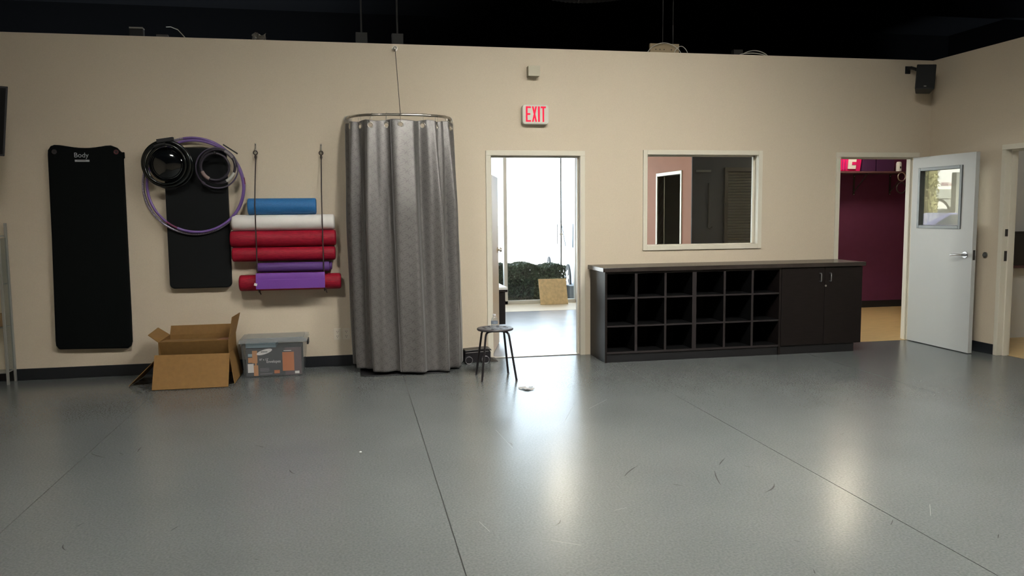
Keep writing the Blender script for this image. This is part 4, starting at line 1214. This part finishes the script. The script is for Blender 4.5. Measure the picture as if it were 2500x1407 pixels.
# ------------------------------------------------------------------ screen and rack at the left edge
t = thing('wall_screen', 'black flat screen tilted on an arm at the left edge', 'television', (-4.40, -0.9, 1.97))
e0 = Vector((-4.04, -0.60, 2.245)); dr = Vector((-0.86, -0.51, 0)).normalized()
tl = Vector((0.06, 0.0, 0.56)).normalized()
nn = dr.cross(tl).normalized()
def sl(mb, w0, w1, h0, h1, n0, n1):
    mb.hexa([e0 + dr * a + tl * b + nn * c for a, b, c in ((w0, h0, n0), (w1, h0, n0), (w1, h0, n1), (w0, h0, n1), (w0, h1, n0), (w1, h1, n0), (w1, h1, n1), (w0, h1, n1))]); return mb
sl(MB(), 0.0, 0.92, -0.28, 0.28, -0.022, 0.022).build('casing', 'kick', t, bevel=0.004)
sgn = 1 if nn.y < 0 or nn.x > 0 else -1
sl(MB(), 0.015, 0.905, -0.265, 0.265, sgn * 0.022, sgn * 0.0235).build('screen', 'screen', t)
MB().tube([(XL, -0.55, 2.25), (-4.7, -0.72, 2.25), tuple(e0 + dr * 0.46 - nn * sgn * 0.022)], 0.018, 10).build('wall_arm', 'darkmetal', t, smooth=True)
RX0, RX1, RY0, RY1 = -4.92, -4.318, -0.187, -0.03
t = thing('metal_rack', 'pale metal rack with shelves at the left edge of the room', 'rack', (-4.62, -0.11, 0))
for x in (RX0, RX1):
    for y in (RY0, RY1):
        MB().box((x - 0.010, y - 0.010, 0), (x + 0.010, y + 0.010, 1.42)).build('post', 'rackmetal', t, bevel=0.002)
for z in (0.10, 0.50, 0.88, 1.30):
    MB().box((RX0 + 0.010, RY0 + 0.010, z), (RX1 - 0.010, RY1 - 0.010, z + 0.012)).build('shelf', 'rackmetal', t, bevel=0.002)
MB().box((RX1 - 0.002, RY0 + 0.010, 0.12), (RX1 + 0.002, RY1 - 0.010, 1.29)).build('side_pane', 'rackpane', t)
tag(MB().lathe((-4.385, -0.11, 0.512), [(0, 0), (0.045, 0), (0.05, 0.01), (0.05, 0.09), (0.04, 0.115), (0, 0.12)], 24).build('wicker_ball', 'tanball', None, smooth=True), 'tan woven pot on the middle shelf of the metal rack', 'pot')
tag(MB().lathe((-4.385, -0.11, 0.892), [(0, 0), (0.038, 0), (0.04, 0.01), (0.04, 0.13), (0.025, 0.16), (0.018, 0.19), (0, 0.19)], 24).build('teal_bottle', 'teal', None, smooth=True), 'teal bottle on the upper shelf of the metal rack', 'bottle')

# ------------------------------------------------------------------ clutter on top of the partition
t = thing('tan_board', 'tan board box resting on top of the back wall', 'board', (1.89, 0.09, HT))
MB().box((1.738, 0.085, HT), (2.055, 0.115, 3.185)).build('board', 'boxtan', t, bevel=0.002)
for x in (1.80, 1.845, 1.89, 1.97):
    MB().cyl((x, 0.083, HT + 0.045), (x, 0.085, HT + 0.045), 0.006, n=8).build('screw_hole', 'slot', t)
def arc(x0, x1, zb, h, y=0.05, n=16):
    return [(x0 + (x1 - x0) * i / n, y, zb + h * math.sin(PI * i / n) ** 0.7) for i in range(n + 1)]
tag(MB().tube(arc(1.70, 2.06, HT + 0.01, 0.095), 0.0035, 6).build('cable', 'wire', None, smooth=True), 'white cable arching over the tan board', 'cable', 'cables on top of the wall')
tag(MB().tube(arc(1.99, 2.14, HT + 0.004, 0.075, 0.06), 0.0035, 6).build('cable', 'wire', None, smooth=True), 'short white cable loop at the right of the tan board', 'cable', 'cables on top of the wall')
tag(MB().tube(arc(2.74, 3.04, HT + 0.004, 0.055, 0.06), 0.0045, 6).build('cable', 'wire', None, smooth=True), 'upper white cable loop lying on the wall right of the tan board', 'cable', 'cables on top of the wall')
tag(MB().tube(arc(2.70, 3.00, HT + 0.004, 0.022, 0.03), 0.0045, 6).build('cable', 'wire', None, smooth=True), 'lower flat white cable lying on the wall right of the tan board', 'cable', 'cables on top of the wall')
tag(MB().tube([(-2.92, 0.08, 3.185), (-2.88, 0.08, 3.188), (-2.82, 0.08, 3.165), (-2.75, 0.07, HT + 0.004)], 0.004, 6).build('cable', 'wire', None, smooth=True), 'bent white cable end on the wall above the hoops', 'cable', 'cables on top of the wall')
for x, lab in ((1.872, 'left thin hanger wire above the tan board'), (1.984, 'right thin hanger wire above the tan board')):
    tag(MB().cyl((x, 0.08, 3.17), (x + 0.002, 0.08, CEIL), 0.0012, n=6).build('hanger_wire', 'dimwire', None), lab, 'wire', 'hanger wires')
for x, lab in ((-1.17, 'left dark conduit drop over the back wall near the curtain'), (-0.83, 'right dark conduit drop over the back wall near the curtain')):
    t = thing('conduit_drop', lab, 'conduit', (x, 0.08, HT), 'conduit drops')
    MB().box((x - 0.055, 0.05, HT + 0.0), (x + 0.055, 0.11, HT + 0.11)).build('conduit_box', 'duct', t, bevel=0.003)
    MB().cyl((x, 0.08, HT + 0.11), (x, 0.08, CEIL), 0.010, n=10).build('conduit_pipe', 'duct', t, smooth=True)
tag(MB().box((2.64, 0.04, HT), (2.745, 0.10, HT + 0.06)).build('cable_box', 'duct', None, bevel=0.003), 'small black cable box on the wall top left of the white cable loops', 'cable box')
t = thing('metal_bracket', 'dark box with bright metal edge on top of wall above the hoops', 'bracket', (-3.17, 0.08, HT))
MB().box((-3.225, 0.04, HT), (-3.11, 0.11, HT + 0.075)).build('bracket_box', 'duct', t, bevel=0.003)
MB().box((-3.225, 0.036, HT + 0.075), (-3.11, 0.11, HT + 0.088)).build('bracket_lip', 'steel', t, bevel=0.002)
tag(MB().box((-3.0, 0.04, HT), (-2.9, 0.09, HT + 0.03)).build('metal_offcut', 'darkmetal', None, bevel=0.003), 'flat dark metal offcut on the wall top beside the bracket', 'offcut')
fo = MB()
random.seed(11)
fo.grid(lambda u, v: (-2.165 + 0.115 * u + random.uniform(-.006, .006), 0.05 + 0.02 * math.sin(9 * u) + random.uniform(-.008, .008), HT + 0.075 * v * (0.8 + 0.2 * math.sin(7 * u)) + random.uniform(0, .006)), 8, 6)
tag(fo.build('crumpled_foil', 'foil', None, solid=0.003), 'crumpled foil ball on top of the wall above the crimson rollers', 'foil')
t = thing('flexible_duct', 'big ribbed black duct hanging under the dark ceiling', 'duct', (0.9, -0.6, 3.4))
pts = []; rr = []
for i in range(60):
    u = i / 59
    pts.append((0.25 + 1.15 * u, -0.25 + 0.2 * u, 3.85 - 0.08 * math.sin(PI * u))); rr.append(0.26 + (0.012 if i % 2 else -0.008))
MB().tube(pts, rr, 24).build('duct_sleeve', 'duct', t, smooth=True)
MB().tube([(0.9, -0.18, 4.48), (0.9, -0.46, 4.0), (0.9, -0.44, 3.70), (0.9, -0.18, 3.495)], 0.006, 6).build('duct_strap', 'darkmetal', t)

# ------------------------------------------------------------------ lobby contents
t = thing('lobby_table', 'low dark table with white top just inside the lobby', 'table', (0.0, 1.25, 0))
MB().box((-0.9, 1.15, 0.585), (0.432, 1.75, 0.612)).build('table_top', 'white', t, bevel=0.003)
MB().box((-0.9, 1.152, 0.556), (0.430, 1.748, 0.585)).build('top_edge', 'espresso', t, bevel=0.002)
MB().box((-0.9, 1.17, 0.18), (0.405, 1.73, 0.556)).build('body', 'espresso', t, bevel=0.002)
for x in (-0.85, 0.275):
    for y in (1.18, 1.70):
        MB().box((x, y - 0.02, 0.0), (x + 0.035, y + 0.02, 0.18)).build('leg', 'espresso', t, bevel=0.002)
o = MB().box((1.60, 4.46, 0.0), (2.055, 4.478, 0.425), rot=(math.radians(-20), 0, 0), piv=(1.8, 4.47, 0.0)).build('wood_board', 'osb', None, bevel=0.002)
tag(o, 'square tan wooden board leaning against the storefront glass', 'board')
tag(MB().box((2.10, YS + 0.040, 1.33), (2.185, YS + 0.0465, 1.62)).build('window_poster', 'posterpaper', None), 'small brown poster on the storefront glass', 'poster')
# ladder and leaning boards in the dark store room
t = thing('step_ladder', 'pale metal step ladder inside the dark store room', 'ladder', (4.3, 4.2, 0))
for y in (3.96, 4.30):
    MB().tube([(3.80, y + 0.05, 0.0), (4.12, y, 1.55)], 0.014, 8).build('rail', 'rackmetal', t, smooth=True)
    MB().tube([(4.55, y + 0.05, 0.0), (4.16, y, 1.55)], 0.012, 8).build('rear_rail', 'rackmetal', t, smooth=True)
for i in range(5):
    z = 0.25 + 0.27 * i; x = 3.80 + 0.32 * z / 1.55
    MB().box((x - 0.03, 3.97, z), (x + 0.03, 4.33, z + 0.018)).build('tread', 'rackmetal', t)
MB().box((4.06, 3.94, 1.55), (4.22, 4.32, 1.575)).build('top_cap', 'rackmetal', t, bevel=0.003)
for i, (y, h, lab) in enumerate(((4.40, 1.9, 'dark plank leaning in the store room corner'), (4.50, 2.1, 'taller dark plank leaning in the store room corner'))):
    tag(MB().box((5.0, y, 0.0), (5.2, y + 0.025, h), rot=(0, 0.12, 0), piv=(5.1, y, 0)).build('leaning_plank', 'shelfwood', None, bevel=0.002), lab, 'plank', 'planks in the store room')
tag(MB().lathe((4.95, 3.75, 1.38), [(0, 0), (0.05, 0.01), (0.065, 0.05), (0.04, 0.10), (0.06, 0.14), (0, 0.17)], 10).build('white_rag', 'envwhite', None), 'white rag bundle on the tripod in the store room', 'rag')
t = thing('work_tripod', 'dark tripod stand holding a white rag in the store room', 'tripod', (4.95, 3.75, 0))
for a in (0.3, 2.4, 4.5):
    MB().cyl((4.95 + 0.35 * math.cos(a), 3.75 + 0.35 * math.sin(a), 0), (4.95, 3.75, 1.30), 0.014, n=8).build('leg', 'darkmetal', t)
MB().cyl((4.95, 3.75, 1.2), (4.95, 3.75, 1.38), 0.016, n=10).build('centre_post', 'darkmetal', t)
# louvred shutter, rail and pipe on the dark alcove wall
t = thing('louvre_shutter', 'dark louvred shutter on the wall behind the interior window', 'shutter', (4.19, PY - 0.04, 0.9))
sx0, sx1, sz0, sz1 = 3.955, 4.42, 0.95, 2.02
yy = PY - 0.055
for a, b in (((sx0 - 0.05, yy, sz0), (sx0, PY - 0.02, sz1)), ((sx1, yy, sz0), (sx1 + 0.05, PY - 0.02, sz1)), ((sx0 - 0.05, yy, sz1), (sx1 + 0.05, PY - 0.02, sz1 + 0.06)), ((sx0 - 0.05, yy, sz0 - 0.06), (sx1 + 0.05, PY - 0.02, sz0))):
    MB().box(a, b).build('shutter_frame', 'dark', t, bevel=0.003)
sm = None
for i in range(26):
    z = sz0 + 0.012 + i * 0.0405
    MB().box((sx0, yy + 0.006, z), (sx1, yy + 0.012, z + 0.036), rot=(math.radians(28), 0, 0)).build('slat', 'darkslat' if 'darkslat' in MT else 'greymetal', t)
MB().box((3.915, yy - 0.01, 1.52), (3.955, yy + 0.01, 1.58)).build('latch', 'slot', t)
t = thing('wall_rail', 'short pale rail high on the dark alcove wall', 'rail', (3.58, PY - 0.05, 2.02))
MB().box((3.47, PY - 0.06, 2.015), (3.69, PY - 0.045, 2.045)).build('bar', 'greymetal', t, bevel=0.002)
for x in (3.50, 3.66):
    MB().box((x - 0.01, PY - 0.045, 2.02), (x + 0.01, PY - 0.02, 2.04)).build('bracket', 'greymetal', t)
tag(MB().tube([(3.668, PY - 0.035, 1.86), (3.668, PY - 0.035, 1.30), (3.655, PY - 0.045, 1.235), (3.69, PY - 0.05, 1.215), (3.72, PY - 0.05, 1.235)], 0.011, 8).build('wall_pipe', 'slot', None, smooth=True), 'thin black bent pipe on the dark alcove wall', 'pipe')
# closet shelf
t = thing('closet_shelf', 'mauve wall shelf on steel brackets against the plum wall', 'shelf', (6.2, 2.6, 1.98))
MB().box((5.1, 2.44, 1.985), (7.9, PY - 0.02, 2.010)).build('board', 'shelfwood', t, bevel=0.003)
for x in (5.968, 6.566):
    MB().box((x - 0.014, PY - 0.028, 1.68), (x + 0.014, PY - 0.02, 1.985)).build('bracket_leg', 'darkmetal', t)
    MB().box((x - 0.014, 2.47, 1.977), (x + 0.014, PY - 0.02, 1.985)).build('bracket_arm', 'darkmetal', t)
    MB().tube([(x, PY - 0.028, 1.72), (x, 2.50, 1.975)], 0.007, 8).build('bracket_brace', 'darkmetal', t)
    for z in (1.69, 1.955):
        MB().cyl((x, PY - 0.031, z), (x, PY - 0.027, z), 0.006, n=8).build('screw', 'steel', t)
t = thing('pink_bin', 'hot pink bin with white card on the closet shelf', 'bin', (5.65, 2.62, 2.01))
MB().hexa([(5.44, 2.50, 2.011), (5.85, 2.50, 2.011), (5.85, 2.75, 2.011), (5.44, 2.75, 2.011), (5.42, 2.48, 2.20), (5.865, 2.48, 2.20), (5.865, 2.77, 2.20), (5.42, 2.77, 2.20)]).build('bin_body', 'pinkbox', t, bevel=0.008)
MB().box((5.645, 2.470, 2.045), (5.765, 2.486, 2.185), rot=(math.radians(6), 0, 0)).build('card', 'envwhite', t)
MB().box((5.70, 2.467, 2.10), (5.77, 2.474, 2.15)).build('card_flap', 'pinkbox', t)
for i in range(4):
    MB().box((5.46 + i * 0.045, 2.474, 2.03), (5.475 + i * 0.045, 2.492, 2.19)).build('rib', 'pinkcloth', t, bevel=0.003)
for x0, x1, h, lab in ((5.89, 6.10, 0.19, 'dark plum box next to the pink bin on the shelf'), (6.12, 6.40, 0.20, 'wide dark plum box at the right end of the shelf')):
    t = thing('plum_box', lab, 'box', ((x0 + x1) / 2, 2.62, 2.01), 'plum boxes on the shelf')
    MB().box((x0, 2.50, 2.011), (x1, 2.76, 2.011 + h - 0.02)).build('box_body', 'plumbox', t, bevel=0.004)
    MB().box((x0 - 0.004, 2.496, 2.011 + h - 0.02), (x1 + 0.004, 2.764, 2.011 + h)).build('lid', 'plumbox', t, bevel=0.004)
t = thing('white_mug', 'small white jar at the end of the closet shelf', 'jar', (6.475, 2.50, 2.01))
MB().lathe((6.475, 2.50, 2.011), [(0, 0), (0.035, 0), (0.038, 0.01), (0.038, 0.11), (0.03, 0.135), (0, 0.14)], 20).build('jar_body', 'cap', t, smooth=True)
MB().box((6.465, 2.458, 2.05), (6.485, 2.466, 2.08)).build('jar_mark', 'slot', t)
for (x, z, R, m, lab) in ((6.47, 1.93, 0.06, 'steel', 'steel ring hanging off the shelf end'), (6.47, 1.77, 0.075, 'darkmetal', 'dark cable coil hanging off the shelf end')):
    tag(MB().ring_y((x, 2.425, z), R, 0.008, 28, 8).build('hanging_ring', m, None, smooth=True), lab, 'ring', 'rings hanging from the shelf')

# ------------------------------------------------------------------ outdoors
GZ = -0.14
struct(MB().box((-70, YS + 0.14, GZ - 0.2), (60, 90, GZ)).build('ground_outside', 'asphalt'))
struct(MB().box((LL - 6, YS + 0.14, LOBH + 0.15), (9.2, YS + 2.4, LOBH + 0.35)).build('added_canopy', 'white'))  # out of view, added to shade the hedge
struct(MB().box((-6, YS + 0.14, GZ), (9, YS + 0.40, -0.02)).build('walkway_outside', 'concrete'))

def hedge(name, label, x0, x1, y0, y1, z1, n, seed):
    rnd = random.Random(seed)
    t = thing(name, label, 'hedge', ((x0 + x1) / 2, (y0 + y1) / 2, GZ))
    mb = MB()
    for i in range(n):
        x = rnd.uniform(x0, x1); y = rnd.uniform(y0, y1)
        top = z1 + 0.02 * math.sin(5 * x + 1) + 0.02 * math.sin(13 * x)
        face = rnd.random()
        if face < 0.45: y = y0 + abs(rnd.gauss(0, 0.05)); z = rnd.uniform(GZ, top)
        elif face < 0.75: z = top - abs(rnd.gauss(0, 0.04))
        else: z = rnd.uniform(GZ, top)
        s_ = rnd.uniform(0.018, 0.034)
        R = Euler((rnd.uniform(0, 6), rnd.uniform(0, 6), rnd.uniform(0, 6))).to_matrix()
        c = Vector((x, y, z))
        mb.add([c + R @ Vector(q) for q in ((-s_ * 0.5, 0, 0), (0, -s_, 0.1 * s_), (s_ * 0.5, 0, 0), (0, s_, 0.1 * s_))], [(0, 1, 2, 3)])
    o = mb.build('foliage', 'leaf', t, recalc=False)
    o['kind'] = 'stuff'
    MB().box((x0 + 0.1, y0 + 0.12, GZ), (x1 - 0.1, y1 - 0.1, z1 - 0.12)).build('inner_branches', 'twig', t)
    rn = random.Random(seed + 1)
    for i in range(6):
        x = x0 + (x1 - x0) * (i + 0.5) / 6
        MB().cyl((x, (y0 + y1) / 2, GZ), (x + rn.uniform(-.1, .1), (y0 + y1) / 2, z1 - 0.2), 0.015, n=6).build('stem', 'twig', t)
hedge('clipped_hedge', 'dark green clipped hedge just outside the storefront glass', 0.3, 2.20, 5.15, 5.85, 0.585, 24000, 5)
tag(MB().box((2.245, 5.05, GZ), (3.3, 5.30, 0.235)).build('planter_kerb', 'concrete', None, bevel=0.01), 'low blue grey concrete block at the right end of the hedge', 'kerb')

def car(label, x, y, rz, mat, L=4.3, Wd=1.75, H=1.42, name='parked_car'):
    t = thing(name, label, 'car', (x, y, GZ))
    t.rotation_euler = (0, 0, rz)
    W0 = WORLD[t.name]
    def P(mb): mb.v = [tuple(Vector(p) + W0) for p in mb.v]; return mb
    prof = [(-L / 2, 0.35), (-L / 2 + 0.05, 0.72), (-L / 2 + 0.95, 0.90), (-L / 2 + 1.55, H), (L / 2 - 1.45, H + 0.02), (L / 2 - 0.45, 0.98), (L / 2 - 0.02, 0.86), (L / 2, 0.35), (L / 2 - 0.3, 0.22), (-L / 2 + 0.3, 0.22)]
    P(MB().prism(prof, -Wd / 2, Wd / 2)).build('car_body', mat, t, bevel=0.07, seg=3)
    for s_ in (-1, 1):
        yy_ = s_ * (Wd / 2 + 0.002)
        P(MB().prism([(-L / 2 + 1.12, 0.95), (-L / 2 + 1.62, H - 0.07), (-0.02, H - 0.06), (-0.02, 0.95)], yy_ - 0.01, yy_ + 0.01)).build('side_window', 'carglass', t)
        P(MB().prism([(0.06, 0.95), (0.06, H - 0.06), (L / 2 - 1.50, H - 0.06), (L / 2 - 0.85, 0.98)], yy_ - 0.01, yy_ + 0.01)).build('side_window', 'carglass', t)
        for wx in (-L / 2 + 0.82, L / 2 - 0.82):
            P(MB().cyl((wx, s_ * (Wd / 2 - 0.17), 0.31), (wx, s_ * (Wd / 2 + 0.02), 0.31), 0.31, n=32)).build('wheel', 'tyre', t, smooth=True)
            rim = MB(); rim.cyl((wx, s_ * (Wd / 2 + 0.015), 0.31), (wx, s_ * (Wd / 2 + 0.024), 0.31), 0.05, n=16)
            for k in range(7):
                a = 2 * PI * k / 7
                c0 = Vector((wx, s_ * (Wd / 2 + 0.024), 0.31)); d_ = Vector((math.cos(a), 0, math.sin(a))); e_ = Vector((-math.sin(a), 0, math.cos(a)))
                rim.add([c0 + d_ * 0.03 + e_ * 0.022, c0 + d_ * 0.03 - e_ * 0.022, c0 + d_ * 0.20 - e_ * 0.03, c0 + d_ * 0.20 + e_ * 0.03], [(0, 1, 2, 3)])
            P(rim).build('rim', 'rim', t)
    P(MB().hexa([(-L / 2 + 0.98, -Wd / 2 + 0.1, 0.93), (-L / 2 + 1.02, -Wd / 2 + 0.1, 0.93), (-L / 2 + 1.02, Wd / 2 - 0.1, 0.93), (-L / 2 + 0.98, Wd / 2 - 0.1, 0.93), (-L / 2 + 1.50, -Wd / 2 + 0.2, H - 0.04), (-L / 2 + 1.54, -Wd / 2 + 0.2, H - 0.04), (-L / 2 + 1.54, Wd / 2 - 0.2, H - 0.04), (-L / 2 + 1.50, Wd / 2 - 0.2, H - 0.04)])).build('windscreen', 'carglass', t)
    return t
car('silver blue car parked nose in beyond the hedge', 3.74, 8.15, math.radians(84), 'carpaint')
t = thing('grass_clump', 'small grey rock with spiky grass far off on the lot', 'rock', (5.4, 19.0, GZ))
rk = random.Random(4)
MB().lathe((5.32, 19.0, GZ), [(0.0, 0.24), (0.10, 0.22), (0.17, 0.14), (0.20, 0.05), (0.16, 0.0), (0, 0)], 9).build('rock', 'concrete', t)
for k in range(9):
    a = k * 0.7; bx_, by_ = 5.50 + 0.05 * math.cos(a), 19.0 + 0.05 * math.sin(a)
    MB().tube([(bx_, by_, GZ), (bx_ + 0.10 * math.cos(a), by_ + 0.1 * math.sin(a), GZ + 0.22), (bx_ + 0.2 * math.cos(a), by_ + 0.2 * math.sin(a), GZ + 0.26 + 0.08 * rk.random())], [0.02, 0.014, 0.003], 5).build('grass_blade', 'concrete', t)

# buildings across the lot (seen mirrored in the white door's glass)
YF = 26.0
t = thing('salon_building', 'white salon building with maroon lettering, mirrored in the door glass', 'building', (-17.5, YF, GZ))
MB().box((-30.0, YF, 2.40), (-14.2, YF + 0.5, 6.0)).build('fascia', 'stucco', t)
MB().box((-30.0, YF - 0.05, 1.95), (-14.2, YF + 0.5, 2.40)).build('beam', 'stuccog', t)
MB().box((-30.0, YF + 0.06, GZ), (-14.2, YF + 0.2, 1.95)).build('lower_wall', 'stucco', t)
arch_shadow = [(-17.66, GZ), (-17.66, 1.95), (-16.70, 1.95)]
for i in range(9):
    a = PI / 2 * i / 8
    arch_shadow.append((-16.72 - 0.72 * math.sin(a), 1.95 - 0.75 * (1 - math.cos(a))))
arch_shadow.append((-17.44, GZ))
MB().prism(arch_shadow, YF - 0.02, YF + 0.055).build('arch_shadow', 'stuccog', t)  # flat grey shape standing for the shadow in the arch
MB().box((-18.80, YF - 1.7, GZ), (-16.28, YF - 1.4, 3.12)).build('pillar', 'stuccod', t)
for x in (-20.5, -15.0):
    MB().box((x - 0.5, YF - 0.04, GZ), (x + 0.1, YF + 0.058, 1.95)).build('pier', 'stucco', t)
letters('sign_lettering', "ica's SALON", (-17.52, 2.56, -16.88, 2.74), YF, 'signred', t, depth=0.02)
t = thing('ivy_tree', 'tall ivy covered tree trunk beside the salon, mirrored in the door glass', 'tree', (-14.9, 24.0, GZ))
tr = MB()
tr.tube([(-14.71 + 0.03 * math.sin(i), 24.0, GZ + 0.35 * i) for i in range(20)], [0.27 + 0.03 * math.sin(1.7 * i) for i in range(20)], 18)
tr.build('trunk', 'bark', t, smooth=True)
cr = MB(); rnd = random.Random(9)
for i in range(2600):
    a = rnd.uniform(0, 2 * PI); z = rnd.uniform(0, 7.0); r = 0.28 + rnd.uniform(0, 0.07) if z < 6 else rnd.uniform(0, 1.6)
    c = Vector((-14.71 + r * math.cos(a), 24.0 + r * math.sin(a), GZ + z)); s_ = rnd.uniform(0.025, 0.055)
    R = Euler((rnd.uniform(0, 6), rnd.uniform(0, 6), rnd.uniform(0, 6))).to_matrix()
    cr.add([c + R @ Vector(q) for q in ((-s_ * 0.5, 0, 0), (0, -s_, 0), (s_ * 0.5, 0, 0), (0, s_, 0))], [(0, 1, 2, 3)])
o = cr.build('ivy_leaves', 'bark', t, recalc=False); o['kind'] = 'stuff'
car('lavender grey car before the salon, mirrored in the door glass', -13.4, 21.0, math.radians(8), 'carlav')
